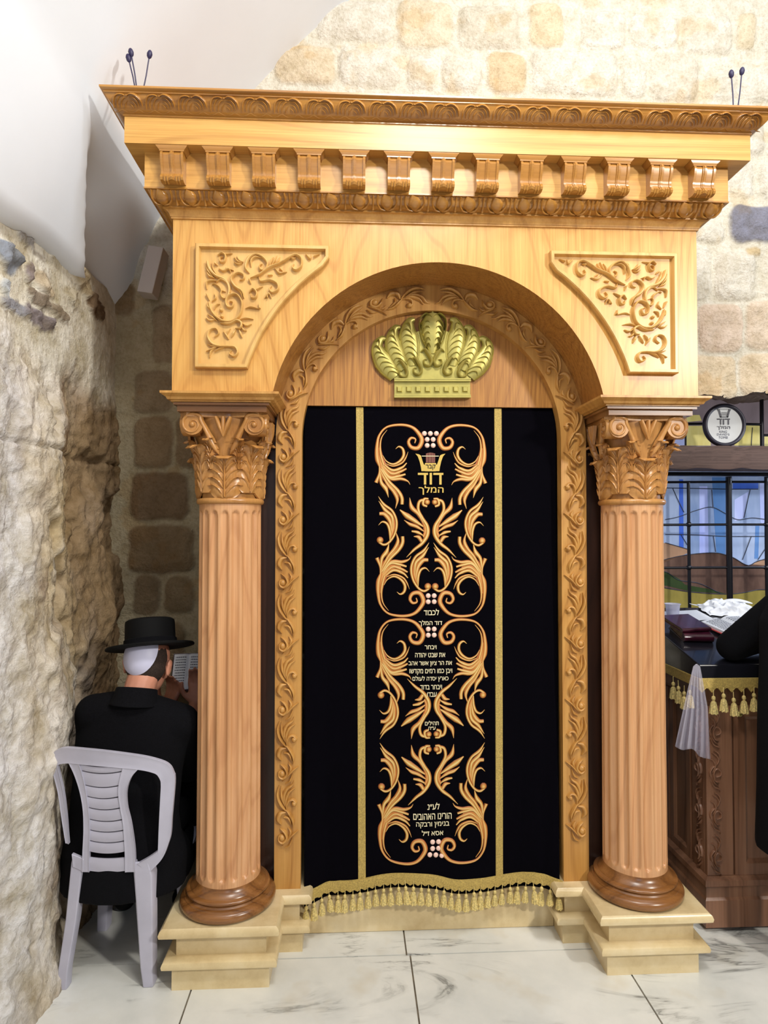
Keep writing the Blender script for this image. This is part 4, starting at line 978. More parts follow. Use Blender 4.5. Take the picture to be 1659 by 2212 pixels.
# emblem and writing
tx = MB()
def Z1(x, y): return (780 + x / 4.81, 880 + y / 4.81)
tx.cur = 1
for mir in (0, 1):
    pts = [(565, 480), (600, 487), (622, 500), (640, 560), (652, 592), (668, 600), (668, 662), (628, 662), (622, 620), (608, 560), (590, 510)]
    pts = [Z1(x if not mir else 1442 - x, y) for x, y in pts]
    tx.prism(pts, cf, 0.0022)
tx.prism([Z1(*p) for p in ((664, 578), (780, 578), (780, 664), (664, 664))], cf, 0.0018)
tx.cur = 3
for i in range(9):
    x = 676 + i * 11; y0 = 478 - 6 * math.sin(PI * i / 8) * 1.5; tx.prism([Z1(*p) for p in ((x, y0), (x + 5, y0), (x + 5, 574), (x, 574))], cf, 0.0016)
tx.cur = 0
tx.prism([Z1(*p) for p in ((632, 502), (808, 502), (808, 509), (632, 509))], cf, 0.0024)
tx.cur = 2; put_text(tx, 'קבר', *[v for v in (Z1(672, 0)[0], Z1(774, 0)[0])], Z1(0, 594)[1], Z1(0, 650)[1], cf, h=0.0032)
tx.build('embroidered_emblem', [m_text, m_text_gold, m_text_dark, m_pink_thread], cur, 0, label='gold harp and crown emblem with dark lettering'); tx = MB()
put_text(tx, 'דוד', Z1(590, 0)[0], Z1(856, 0)[0], Z1(0, 680)[1], Z1(0, 802)[1], cf, bold=0.014, h=0.0022)
tx.build('embroidered_writing', m_text_gold, cur, 0); tx = MB()
put_text(tx, 'המלך', Z1(598, 0)[0], Z1(858, 0)[0], Z1(0, 814)[1], Z1(0, 908)[1], cf, bold=0.014, h=0.0022)
tx.build('embroidered_writing', m_text_gold, cur, 0)
Z2 = lambda x, y: (780 + x / 5.184, 1280 + y / 5.184); Z3 = lambda x, y: (780 + x / 5.184, 1580 + y / 5.184)
for s_, x0, x1, y0, y1, Zf in (('לכבוד', 700, 872, 182, 252, Z2), ('דוד המלך', 645, 908, 308, 378, Z2), ('ויבחר', 710, 843, 588, 632, Z2), ('את שבט יהודה', 602, 942, 672, 722, Z2), ('את הר ציון אשר אהב', 530, 1018, 766, 826, Z2),
                              ('ויבן כמו רמים מקדשו', 540, 1020, 850, 918, Z2), ('כארץ יסדה לעולם', 574, 978, 928, 998, Z2), ('ויבחר בדוד', 660, 905, 1030, 1080, Z2), ('עבדו', 738, 845, 1112, 1162, Z2), ('תהילים', 712, 868, 1428, 1480, Z2), ('ע״ח', 752, 832, 1494, 1530, Z2),
                              ('לע״נ', 738, 876, 786, 862, Z3), ('הורינו האהובים', 580, 1012, 904, 972, Z3), ('בנימין ורבקה', 612, 985, 998, 1066, Z3), ('אסא ז״ל', 675, 918, 1090, 1150, Z3)):
    a_ = Zf(x0, y0); b_ = Zf(x1, y1); tx = MB(); put_text(tx, s_, a_[0], b_[0], a_[1], b_[1], cf, bold=0.012, h=0.0042); tx.build('embroidered_writing', m_text, cur, 0)
# braid along the hem, zigzag edge, tassels
bd = MB(); n = 160; rs = []
for i in range(n + 1):
    u = -1.02 + 2.04 * i / n; x = cx_(u, 1); z_ = hem(x); y = cy(x, z_)
    zig = 0.010 * abs(((u * 17.0) % 1.0) - 0.5) * 2
    rs.append([(x, y - 0.002, z_ + 0.028), (x, y - 0.008, z_ + 0.026), (x, y - 0.009, z_ + 0.014), (x, y - 0.008, z_ - 0.002), (x, y - 0.007, z_ - 0.008 - zig), (x, y - 0.001, z_ - 0.008 - zig)])
bd.rings(rs, True); bd.build('fringe_braid', m_gold_trim, cur, 40)
tm = MB()
tm.tube([(0, 0, 0.032), (0, 0, 0.012)], 0.0012, 6)
tm.lathe((0, 0, -0.001), [(0.002, 0.016), (0.005, 0.013), (0.006, 0.008), (0.004, 0.003), (0.003, 0.001)], 12)
rs = []
for r_, z_ in ((0.003, 0.0), (0.0065, -0.004), (0.0085, -0.014), (0.0105, -0.028), (0.0115, -0.038)):
    rs.append([(r_ * (1 + 0.14 * (k % 2)) * math.cos(2 * PI * k / 20), r_ * (1 + 0.14 * (k % 2)) * math.sin(2 * PI * k / 20), z_ + (0.004 * ((k * 7) % 3) / 2 if z_ < -0.03 else 0)) for k in range(20)])
tm.rings(rs, True)
t0 = None; NTs = 34
for i in range(NTs):
    u = -0.985 + 1.97 * i / (NTs - 1); x = cx_(u, 1); z_ = hem(x); y = cy(x, z_)
    if t0 is None: t0 = tm.build('tassel', m_tassel, cur, 0); o = t0
    else: o = dup(t0, (0, 0, 0))
    o.location = (x + random.uniform(-.002, .002), y - 0.008, z_ - 0.040 + random.uniform(-.003, .003)); o.rotation_euler = (0, R(random.uniform(-7, 7)), random.random() * 6)
    s_ = random.uniform(1.12, 1.32); o.scale = (s_, s_, s_)

# ------------------------------------------------------------------ white plastic chair
ch = thing('plastic_chair', 'light grey plastic chair with slatted back, seen from behind beside the left column', 'chair', (-0.85, 2.4, 0))
def chf(px, py, h):      # back plane leaning away towards the seat
    t = max(0, min(1.6, (py - 1620) / 250.0)); Yb = 2.225 + 0.075 * t
    q = at(px, py, Yb); bow = 0.045 * (((px - 238) / 135.0) ** 2) * max(0, 1 - max(0, py - 1620) / 330.0)
    return (q.x, Yb + bow - h, q.z)
def shell(mb, L_, R_, n=24, h=0.014):   # strip between two curves, given real thickness and rolled edges
    a = spline(L_, n); b_ = spline(R_, n); rs = []
    for p, q in zip(a, b_):
        row = []
        for k in range(7):
            w_ = k / 6; x = p.x + (q.x - p.x) * w_; y = p.y + (q.y - p.y) * w_; row.append(chf(x, y, h * (1.15 if k in (0, 6) else 1)))
        for k in range(6, -1, -1):
            w_ = k / 6; row.append(chf(p.x + (q.x - p.x) * w_, p.y + (q.y - p.y) * w_, 0.0))
        rs.append(row)
    mb.rings(rs, True)
mb = MB()
# top rail
shell(mb, [(101, 1654), (105, 1635), (124, 1621), (156, 1616), (229, 1619), (301, 1631), (345, 1646), (364, 1660), (373, 1680)], [(113, 1665), (120, 1657), (134, 1652), (160, 1650), (230, 1653), (297, 1661), (331, 1671), (341, 1680), (347, 1694)], 48)
# side posts of the back, running down as the arm frame
shell(mb, [(101, 1652), (107, 1672), (122, 1715), (132, 1765), (138, 1795), (143, 1820)], [(119, 1656), (124, 1674), (136, 1715), (144, 1765), (147, 1795), (150, 1822)], 24)
shell(mb, [(345, 1688), (346, 1700), (345, 1730), (343, 1790), (342, 1842)], [(373, 1678), (374, 1700), (370, 1765), (367, 1812), (352, 1846)], 24)
# splat border
shell(mb, [(146, 1648), (160, 1672), (173, 1706), (181, 1745), (183, 1790), (181, 1840), (180, 1880)], [(172, 1650), (180, 1672), (188, 1706), (194, 1745), (197, 1790), (196, 1840), (196, 1880)], 30)
shell(mb, [(268, 1655), (262, 1678), (258, 1706), (262, 1740), (268, 1775), (272, 1830), (273, 1880)], [(300, 1660), (285, 1678), (276, 1706), (277, 1740), (285, 1775), (293, 1830), (295, 1880)], 30)
mb.build('back_frame', m_plastic, ch, 40, bevel=0.003)
sl = [1652, 1667, 1697, 1721, 1745, 1770, 1793, 1816, 1840, 1851, 1882]
def bor(y):
    a = spline([(172, 1650), (180, 1672), (188, 1706), (194, 1745), (197, 1790), (196, 1840), (196, 1884)], 60); b_ = spline([(268, 1655), (262, 1678), (258, 1706), (262, 1740), (268, 1775), (272, 1830), (273, 1884)], 60)
    return min(a, key=lambda p: abs(p.y - y)).x - 3, min(b_, key=lambda p: abs(p.y - y)).x + 3
for i in range(len(sl) - 1):
    if i == 8: continue
    y0, y1 = sl[i] + 1.3, sl[i + 1] - 1.3; m = MB(); rs = []
    for k in range(17):
        w_ = k / 16; sag = 5 * 4 * w_ * (1 - w_) if i < 9 else 3 * 4 * w_ * (1 - w_); row = []
        for yy_, h in ((y0, 0.010), (y0 + 0.3 * (y1 - y0), 0.012), (y0 + 0.7 * (y1 - y0), 0.012), (y1, 0.010), (y1, 0.004), (y0, 0.004)):
            l_, r_ = bor(yy_); row.append(chf(l_ + (r_ - l_) * w_, yy_ + sag - 3, h))
        rs.append(row)
    m.rings(rs, True); m.build('back_slat', m_plastic, ch, 30)
def leg(name, pts, ws, dp, mat=None):
    m = MB(); rs = []
    for (x, y, z_), w_ in zip(pts, ws):
        rs.append([(x - w_, y - dp * 0.2, z_), (x - w_ * 0.8, y - dp * 0.5, z_), (x + w_ * 0.8, y - dp * 0.5, z_), (x + w_, y - dp * 0.2, z_), (x + w_, y + dp * 0.5, z_), (x + w_ * 0.7, y + dp * 0.5, z_), (x + w_ * 0.6, y - dp * 0.25, z_), (x - w_ * 0.6, y - dp * 0.25, z_), (x - w_ * 0.7, y + dp * 0.5, z_), (x - w_, y + dp * 0.5, z_)])
    m.rings(rs, True); return m.build(name, m_plastic, ch, 30, bevel=0.003)
def PP(px, py, Y): q = at(px, py, Y); return (q.x, q.y, q.z)
leg('leg', [PP(171, 1856, 2.31), PP(168, 1885, 2.315), PP(158, 1980, 2.33), (-0.997, 2.345, 0.07), (-1.0, 2.35, 0.0)], [0.022, 0.022, 0.021, 0.019, 0.016], 0.04)
leg('leg', [PP(309, 1856, 2.31), PP(313, 1885, 2.315), PP(317, 1980, 2.33), (-0.712, 2.345, 0.07), (-0.708, 2.35, 0.0)], [0.030, 0.036, 0.031, 0.025, 0.020], 0.045)
m = MB(); shell(m, [(340, 1838), (322, 1850), (300, 1862)], [(367, 1812), (352, 1852), (320, 1885)], 12); m.build('arm_bracket', m_plastic, ch, 40, bevel=0.002)
m = MB(); shell(m, [(157, 1842), (158, 1850), (160, 1870)], [(184, 1852), (184, 1862), (184, 1880)], 8); m.build('arm_bracket', m_plastic, ch, 40, bevel=0.002)
leg('leg', [(-0.97, 2.66, 0.39), (-0.98, 2.67, 0.2), (-0.99, 2.68, 0.0)], [0.028, 0.026, 0.022], 0.05)
leg('leg', [(-0.68, 2.66, 0.39), (-0.675, 2.67, 0.2), (-0.67, 2.68, 0.0)], [0.028, 0.026, 0.022], 0.05)
m = MB(); rs = []
for k in range(13):
    t = k / 12; y = 2.345 + 0.35 * t; z_ = 0.385 + 0.022 * t + 0.012 * math.sin(PI * t) * -1; hw = 0.12 + 0.09 * math.sin(min(1, t * 2) * PI / 2)
    rs.append([(-0.82 + hw * q, y, z_ - (0.02 if t > 0.95 else 0) - 0.012 * (1 - q * q)) for q in [-1 + i / 5 for i in range(11)]] + [(-0.82 + hw * q, y, z_ - 0.022) for q in [1 - i / 5 for i in range(11)]])
m.rings(rs, True); m.build('seat', m_plastic, ch, 40, bevel=0.003)
# ------------------------------------------------------------------ little things high up
def stem(p0, p1, label, grp):
    t = thing('budded_stem', label, 'stem', p0, grp)
    m = MB(); m.tube([p0, tuple((Vector(p0) * 0.5 + Vector(p1) * 0.5) + Vector((0.0015, 0, 0))), p1], 0.0022, 8); m.build('wire', m_pin, t)
    d_ = (Vector(p1) - Vector(p0)).normalized(); c = Vector(p1)
    m = MB(); m.tube([c - d_ * 0.004, c + d_ * 0.002, c + d_ * 0.012, c + d_ * 0.020, c + d_ * 0.024], [0.003, 0.0075, 0.009, 0.0065, 0.003], 10); m.build('bud', m_pin, t)
for (bx_, tx_, ty_, lab) in ((297, 284, 120, 'tallest of the three thin dark budded wires above the left end of the ark'), (294, 279, 132, 'shorter of two dark budded wires leaning left above the left end of the ark'), (308, 322, 124, 'dark budded wire leaning right, rightmost of three above the left end of the ark')):
    b_ = at(bx_, 173, 2.14); p = at(tx_, ty_, 2.14); stem((b_.x, 2.14, 3.030), tuple(p), lab, 'budded wires on top of the ark')
for (bx_, tx_, ty_, lab) in ((1584, 1580, 166, 'upright dark budded wire, left of the pair above the right end of the ark'), (1592, 1602, 160, 'dark budded wire leaning right, right of the pair above the right end of the ark')):
    b_ = at(bx_, 213, 2.14); p = at(tx_, ty_, 2.14); stem((b_.x, 2.14, 3.030), tuple(p), lab, 'budded wires on top of the ark')
wb = thing('wall_box', 'small white box mounted at a tilt high in the dark corner left of the ark', 'box', tuple(at(331, 590, 2.90)))
m = MB(); c = at(331, 590, 2.90); a = R(13)
m.obox(c, (0.034 * math.cos(a), 0, -0.034 * math.sin(a) * 0.6), (0, 0.045, 0), (0.105 * math.sin(a), 0, 0.105 * math.cos(a))); m.build('case', m_box, wb, 0, bevel=0.003)
m = MB(); m.obox(c + Vector((0, 0.068, 0)), (0.012, 0, 0), (0, 0.03, 0), (0, 0, 0.02)); m.build('bracket', m_black_iron, wb, 0)
# ------------------------------------------------------------------ people
class Body(MB):
    def limb(s, pts, rads, n=14):
        for (a, ra), (b_, rb) in zip(zip(pts, rads), list(zip(pts, rads))[1:]):
            a = Vector(a); b_ = Vector(b_); s.tube([a.lerp(b_, t / 4) for t in range(5)], [ra + (rb - ra) * t / 4 for t in range(5)], n)
        for p, r_ in zip(pts, rads): s.sph(p, r_ * 1.0, n)
        return s
    def trunk(s, rings, n=28):
        rs = []
        for (c, rx, ry) in rings: rs.append([(c[0] + rx * math.cos(2 * PI * k / n), c[1] + ry * math.sin(2 * PI * k / n), c[2]) for k in range(n)])
        return s.rings(rs, True)
    def hand(s, wrist, palm_dir, side, curl, scale=1.0, down=Vector((0, 0, -1))):
        """palm with four fingers and a thumb; palm_dir points to the fingers, side towards the thumb"""
        f = Vector(palm_dir).normalized(); sd = Vector(side); sd = (sd - f * sd.dot(f)).normalized(); dn = f.cross(sd).normalized()
        if dn.dot(down) < 0: dn = -dn
        w_ = Vector(wrist); k = scale
        for q in (-0.030, -0.012, 0.008, 0.026): s.limb([w_, w_ + f * 0.045 * k + sd * q * 0.8 * k, w_ + f * 0.085 * k + sd * q * k], [0.017 * k, 0.014 * k, 0.012 * k], 10)
        for q, L in ((-0.033, 0.060), (-0.012, 0.078), (0.010, 0.086), (0.031, 0.076)):
            p = w_ + f * 0.088 * k + sd * q * k; pts = [p]; a = 0.15
            for j in range(3): a += curl; p = p + (f * math.cos(a) + dn * math.sin(a)) * L * k * (0.42, 0.32, 0.26)[j]; pts.append(p)
            s.limb(pts, [0.0098 * k, 0.0092 * k, 0.0085 * k, 0.0072 * k], 8)
        p0 = w_ + f * 0.022 * k + sd * 0.026 * k; p1 = p0 + (f * 0.6 + sd * 0.75 + dn * 0.2) * 0.034 * k; p2 = p1 + (f * 0.85 + sd * 0.35 + dn * 0.4) * 0.030 * k; p3 = p2 + (f * 0.9 + dn * 0.4) * 0.024 * k
        s.limb([p0, p1, p2, p3], [0.014 * k, 0.0115 * k, 0.0105 * k, 0.0088 * k], 8); return s
    def fin(s, name, mat, parent, voxel=0.006, it=6, fac=0.5):
        o = s.build(name, mat, parent, 180); m = o.modifiers.new('union', 'REMESH'); m.mode = 'VOXEL'; m.voxel_size = voxel; m.use_smooth_shade = True
        q = o.modifiers.new('smooth', 'SMOOTH'); q.iterations = it; q.factor = fac; return o
def head(bd, c, fwd, up=(0, 0, 1), k=1.0):
    c = Vector(c); f = Vector(fwd).normalized(); u = Vector(up); u = (u - f * u.dot(f)).normalized(); r_ = f.cross(u)
    P_ = lambda a, b_, d_: c + r_ * a * k + f * b_ * k + u * d_ * k
    def ell(p, rx, ry, rz, n=20):
        rs = []
        for i in range(1, 12):
            th = PI * i / 12; rs.append([p + r_ * rx * k * math.sin(th) * math.cos(2 * PI * j / n) + f * ry * k * math.sin(th) * math.sin(2 * PI * j / n) + u * rz * k * math.cos(th) for j in range(n)])
        bd.rings(rs, True)
    ell(P_(0, -0.008, 0.022), 0.075, 0.094, 0.092); ell(P_(0, 0.026, -0.038), 0.058, 0.062, 0.074)     # skull, face
    ell(P_(0, 0.062, -0.088), 0.026, 0.024, 0.020); ell(P_(0, 0.088, 0.018), 0.050, 0.012, 0.014)        # chin, brow
    bd.limb([P_(0, 0.088, 0.004), P_(0, 0.104, -0.022), P_(0, 0.106, -0.030)], [0.008, 0.012, 0.013], 8)   # nose
    for sx in (-1, 1):
        ell(P_(sx * 0.030, 0.078, -0.002), 0.014, 0.010, 0.010, 10); ell(P_(sx * 0.036, 0.068, -0.032), 0.020, 0.018, 0.020, 12)
        ell(P_(sx * 0.083, -0.004, -0.012), 0.009, 0.020, 0.032, 12); ell(P_(sx * 0.088, -0.012, 0.002), 0.007, 0.019, 0.019, 12)
    ell(P_(0, 0.088, -0.056), 0.024, 0.008, 0.006, 12); ell(P_(0, 0.086, -0.066), 0.021, 0.008, 0.007, 12)
    return P_, r_, f, u

# seated man, seen from behind
pr = thing('person', 'person in black coat, black hat and white skullcap seated on the plastic chair, reading', 'person', (-0.82, 2.52, 0))
hc = (-0.772, 2.515, 1.082); hf = (0.12, 0.95, -0.30); hu = (0.07, 0.25, 0.96)
bd = Body(); P_, hr, hfw, hup = head(bd, hc, hf, hu)
nb_ = Vector((-0.795, 2.44, 0.955))
bd.limb([P_(0, -0.03, -0.06), nb_, nb_ + Vector((0, 0.0, -0.08))], [0.056, 0.056, 0.07])
bd.trunk([((-0.835, 2.46, 0.45), 0.15, 0.12), ((-0.83, 2.46, 0.62), 0.145, 0.10), ((-0.81, 2.47, 0.80), 0.16, 0.10), ((-0.80, 2.46, 0.90), 0.13, 0.08)])
bd.limb([(-0.955, 2.47, 0.88), (-0.965, 2.60, 0.68), (-0.79, 2.80, 0.82)], [0.045, 0.038, 0.026]); bd.limb([(-0.66, 2.48, 0.86), (-0.645, 2.62, 0.68), (-0.668, 2.80, 0.84)], [0.045, 0.038, 0.026])
bd.hand((-0.785, 2.80, 0.825), (0.25, 0.35, 0.9), (-0.6, 0.3, 0), 0.35, 0.95, Vector((0.3, -1, 0))); bd.hand((-0.664, 2.80, 0.85), (0.0, 0.35, 0.95), (-0.8, -0.1, 0), 0.30, 0.95, Vector((-0.3, -1, 0)))
for sx in (-1, 1): bd.limb([(-0.83 + sx * 0.09, 2.50, 0.47), (-0.83 + sx * 0.13, 2.86, 0.49), (-0.83 + sx * 0.12, 2.84, 0.08), (-0.83 + sx * 0.12, 2.90, 0.045)], [0.075, 0.055, 0.04, 0.035])
bd.fin('body', m_skin, pr, 0.005, 4)
ct = Body()
ct.trunk([((-0.83, 2.44, 0.30), 0.225, 0.15), ((-0.835, 2.44, 0.42), 0.215, 0.15), ((-0.835, 2.45, 0.55), 0.195, 0.135), ((-0.825, 2.465, 0.70), 0.195, 0.13), ((-0.81, 2.475, 0.83), 0.21, 0.125), ((-0.80, 2.47, 0.91), 0.185, 0.105), ((-0.795, 2.45, 0.965), 0.10, 0.075)])
ct.limb([(-0.80, 2.45, 0.93), (-0.950, 2.46, 0.915), (-0.975, 2.56, 0.66), (-0.86, 2.74, 0.74)], [0.075, 0.070, 0.062, 0.048]); ct.limb([(-0.79, 2.46, 0.92), (-0.640, 2.47, 0.870), (-0.640, 2.60, 0.66), (-0.655, 2.76, 0.76)], [0.075, 0.072, 0.058, 0.048])
ct.limb([(-0.96, 2.48, 0.42), (-0.96, 2.52, 0.38), (-0.95, 2.66, 0.36)], [0.08, 0.09, 0.08]); ct.limb([(-0.70, 2.46, 0.40), (-0.69, 2.50, 0.35), (-0.70, 2.66, 0.34)], [0.10, 0.095, 0.09])
ct.fin('coat', m_black, pr, 0.009, 8)
cl_ = MB(); cl_.tube([nb_ + Vector((0.0, -0.01, -0.005)), nb_ + Vector((0.002, -0.006, 0.020)), nb_ + Vector((0.004, 0.004, 0.052))], [0.090, 0.078, 0.072], 24); cl_.build('coat_collar', m_black, pr, 60, bevel=0.004)
tr = Body()
for sx in (-1, 1): tr.limb([(-0.83 + sx * 0.09, 2.48, 0.47), (-0.83 + sx * 0.135, 2.84, 0.485), (-0.83 + sx * 0.12, 2.83, 0.10)], [0.098, 0.078, 0.056])
tr.fin('trousers', m_black, pr, 0.009, 6)
for sx in (-1, 1):
    sh_ = Body(); x = -0.83 + sx * 0.12; sh_.limb([(x, 2.80, 0.045), (x, 2.88, 0.040), (x, 2.935, 0.030)], [0.044, 0.042, 0.030]); sh_.fin('shoe', m_hat, pr, 0.006, 4)
def cap_shell(name, mat, c, ax, rx, ang, thick, n=32, low=None, squash=1.0):
    ax = Vector(ax).normalized(); a = ax.orthogonal().normalized(); b_ = ax.cross(a); mb = MB(); rs = []
    outer = [(t, 1.0) for t in np.linspace(0.02, ang, 14)]; inner = [(t, 1 - thick) for t in np.linspace(ang, 0.02, 14)]
    for t, k in outer + inner: rs.append([tuple(Vector(c) + hr * (d_.dot(hr)) * rx[0] * k + hfw * d_.dot(hfw) * rx[1] * k + hup * d_.dot(hup) * rx[2] * k) for d_ in [ax * math.cos(t) + (a * math.cos(2 * PI * j / n) + b_ * math.sin(2 * PI * j / n)) * math.sin(t) for j in range(n)]])
    mb.rings(rs, True); return mb.build(name, mat, pr, 50)
hcv = P_(0, -0.008, 0.022)
cap_shell('hair', m_hair, P_(0, -0.006, 0.010), -hfw * 0.92 - hup * 0.12, (0.079, 0.098, 0.096), R(84), 0.05)
cap_shell('skullcap', m_skull, hcv, -hfw * 0.98 + hup * 0.16 - hr * 0.12, (0.0860, 0.1075, 0.103), R(54), 0.03)
hb = P_(0, -0.008, 0.064); hn = (hup * 1.0 + hr * -0.0 + hfw * -0.03).normalized()
hn = Vector((-0.10, 0.23, 0.97)).normalized(); hx = Vector((1, 0, 0.11)); hx = (hx - hn * hx.dot(hn)).normalized(); hy = hn.cross(hx)
ht = MB(); rs = []
for rx, ry, z_ in ((0.083, 0.095, -0.004), (0.150, 0.165, -0.008), (0.1585, 0.172, -0.006), (0.160, 0.174, -0.001), (0.157, 0.171, 0.004), (0.098, 0.114, 0.006), (0.0925, 0.109, 0.012), (0.0905, 0.107, 0.03), (0.0895, 0.105, 0.085), (0.088, 0.103, 0.096), (0.080, 0.091, 0.102), (0.04, 0.05, 0.100), (0.01, 0.012, 0.099)):
    rs.append([tuple(hb + hx * rx * math.cos(2 * PI * j / 48) + hy * ry * math.sin(2 * PI * j / 48) + hn * z_) for j in range(48)])
ht.rings(rs, True); hat = ht.build('hat', m_hat, pr, 40)
rb = MB(); rs = []
for rx, z_ in ((0.0925, 0.006), (0.0955, 0.008), (0.0945, 0.026), (0.091, 0.028)): rs.append([tuple(hb + hx * rx * math.cos(2 * PI * j / 48) + hy * (rx + 0.0165) * math.sin(2 * PI * j / 48) + hn * z_) for j in range(48)])
rb.rings(rs, True); rb.build('hat_band', m_black, hat, 40)
# book in his hands
def openbook(name, label, c, ux, uy, un, w_, h_, th, cover, lines=12, cat='book'):
    t = thing(name, label, cat, tuple(c)); c = Vector(c); ux = Vector(ux).normalized(); uy = Vector(uy).normalized(); un = Vector(un).normalized()
    cv = MB(); cv.obox(c - un * th * 0.6 - (uy * 0.012 if cover is m_red else uy * 0), ux * (w_ + 0.006), uy * (h_ + (0.018 if cover is m_red else 0.006)), un * 0.002); cv.build('cover', cover, t, 0)
    for sx in (-1, 1):
        pg = MB(); rs = []
        for k in range(11):
            q = k / 10; x = sx * w_ * q; z_ = th * (math.sin(min(1, q * 3) * PI / 2) * (1 - 0.65 * q) + 0.12) - 0.3 * th
            rs.append([tuple(c + ux * x + uy * h_ + un * z_), tuple(c + ux * x - uy * h_ + un * z_), tuple(c + ux * x - uy * h_ - un * th * 0.5), tuple(c + ux * x + uy * h_ - un * th * 0.5)])
        pg.rings(rs, True); page = pg.build('page_block', m_paper, t, 30)
        tl = MB()
        for i in range(lines):
            y = h_ * (0.82 - 1.64 * i / (lines - 1)); x = 0.16
            while x < 0.86:
                L = random.uniform(0.05, 0.12)
                def pt(q, yy_): return tuple(c + ux * sx * w_ * q + uy * yy_ + un * (th * (math.sin(min(1, q * 3) * PI / 2) * (1 - 0.65 * q) + 0.12) - 0.3 * th + 0.0006))
                q1 = min(x + L, 0.88); hh = h_ * 0.028; tl.add([pt(x, y - hh), pt(q1, y - hh), pt(q1, y + hh), pt(x, y + hh)], [(0, 1, 2, 3)]); x += L + 0.025
        tl.build('printed_lines', m_ink, page, 0)
    return t
openbook('open_book', 'open book with white pages held by the seated person in the black hat', (-0.712, 2.862, 0.975), (1, 0.1, 0), (0, 0.40, 0.92), (0, -0.92, 0.40), 0.062, 0.075, 0.012, m_maroon, 12)

# man in black leaning on the desk at the right
p2 = thing('person', 'person in a black coat leaning an elbow on the draped desk at the right', 'person', (1.74, 2.34, 0))
bd = Body(); hc2 = (1.845, 2.50, 1.57); P2, hr, hfw, hup = head(bd, hc2, (0.25, 0.92, -0.30), (0, 0.28, 0.96))
bd.limb([P2(0, -0.02, -0.06), (1.80, 2.42, 1.44), (1.78, 2.40, 1.36)], [0.056, 0.056, 0.07])
bd.trunk([((1.73, 2.30, 0.86), 0.15, 0.11), ((1.695, 2.31, 1.05), 0.145, 0.10), ((1.76, 2.36, 1.25), 0.165, 0.10), ((1.78, 2.40, 1.38), 0.12, 0.08)])
bd.limb([(1.70, 2.42, 1.33), (1.535, 2.535, 1.125), (1.76, 2.61, 1.155)], [0.045, 0.036, 0.027]); bd.hand((1.755, 2.61, 1.155), (0.85, 0.5, 0.10), (0.3, 0.9, 0), 0.25)
bd.limb([(1.93, 2.40, 1.34), (2.05, 2.52, 1.14), (1.96, 2.74, 1.18)], [0.045, 0.038, 0.027]); bd.hand((1.96, 2.73, 1.18), (-0.5, 0.8, 0.10), (-0.8, 0.0, 0), 0.25)
for sx in (-1, 1): bd.limb([(1.74 + sx * 0.09, 2.29, 0.86), (1.75 + sx * 0.10, 2.30, 0.48), (1.76 + sx * 0.10, 2.26, 0.09), (1.76 + sx * 0.11, 2.36, 0.045)], [0.08, 0.055, 0.038, 0.034])
bd.fin('body', m_skin, p2, 0.006, 4)
ct = Body()
ct.trunk([((1.695, 2.28, 0.44), 0.235, 0.16), ((1.695, 2.28, 0.70), 0.225, 0.155), ((1.695, 2.29, 0.92), 0.215, 0.145), ((1.71, 2.31, 1.08), 0.21, 0.135), ((1.735, 2.36, 1.25), 0.20, 0.13), ((1.785, 2.40, 1.36), 0.165, 0.10), ((1.795, 2.41, 1.42), 0.09, 0.075)])
ct.limb([(1.78, 2.40, 1.36), (1.70, 2.42, 1.33), (1.518, 2.535, 1.125), (1.72, 2.60, 1.150)], [0.075, 0.072, 0.060, 0.050]); ct.limb([(1.80, 2.40, 1.36), (1.93, 2.40, 1.345), (2.05, 2.52, 1.15), (1.985, 2.69, 1.185)], [0.075, 0.076, 0.064, 0.050])
ct.fin('coat', m_black, p2, 0.009, 8)
tr = Body()
for sx in (-1, 1): tr.limb([(1.74 + sx * 0.09, 2.29, 0.84), (1.75 + sx * 0.10, 2.30, 0.48), (1.76 + sx * 0.10, 2.26, 0.10)], [0.10, 0.078, 0.056])
tr.fin('trousers', m_black, p2, 0.009, 6)
for sx in (-1, 1):
    s_ = Body(); x = 1.76 + sx * 0.105; s_.limb([(x, 2.23, 0.045), (x, 2.32, 0.040), (x + sx * 0.01, 2.39, 0.030)], [0.044, 0.042, 0.030]); s_.fin('shoe', m_hat, p2, 0.006, 4)
pr_save = pr; pr = p2
cap_shell('hair', m_hair, P2(0, -0.006, 0.018), -hfw * 0.75 + hup * 0.5, (0.080, 0.100, 0.100), R(98), 0.05); pr = pr_save

# ------------------------------------------------------------------ carved desk
dk = thing('carved_desk', 'dark carved wooden desk at the right, top draped in black with gold tassels', 'desk', (2.2, 2.85, 0))
DX = 1.417; DX2 = 3.05; DY = 2.55; DY2 = 3.12
ztop = lambda y: 1.062 + 0.24 * (y - 2.52)
mb = MB(); rs = []
for o_, z_ in ((0.022, 0.02), (0.022, 0.125), (0.016, 0.135), (0.016, 0.175), (0.022, 0.180), (0.020, 0.200), (0.004, 0.212)): rs.append([(DX - o_, DY2, z_), (DX - o_, DY - o_, z_), (DX2, DY - o_, z_), (DX2, DY2, z_)])
mb.rings(rs, True); mb.build('desk_plinth', m_desk, dk, 30)
mb = MB(); mb.box(DX + 0.02, DX2 - 0.02, DY + 0.04, DY2 - 0.02, 0.0, 0.021); mb.build('recessed_foot', m_black_iron, dk, 0)
mb = MB(); mb.box(DX + 0.012, DX2, DY + 0.012, DY2, 0.21, 0.93); mb.box(DX - 0.006, DX2, DY - 0.006, DY2, 0.905, 1.0); mb.box(DX + 0.005, DX2, DY + 0.002, DY2, 0.885, 0.906); mb.build('desk_body', m_desk, dk, 30, bevel=0.003)
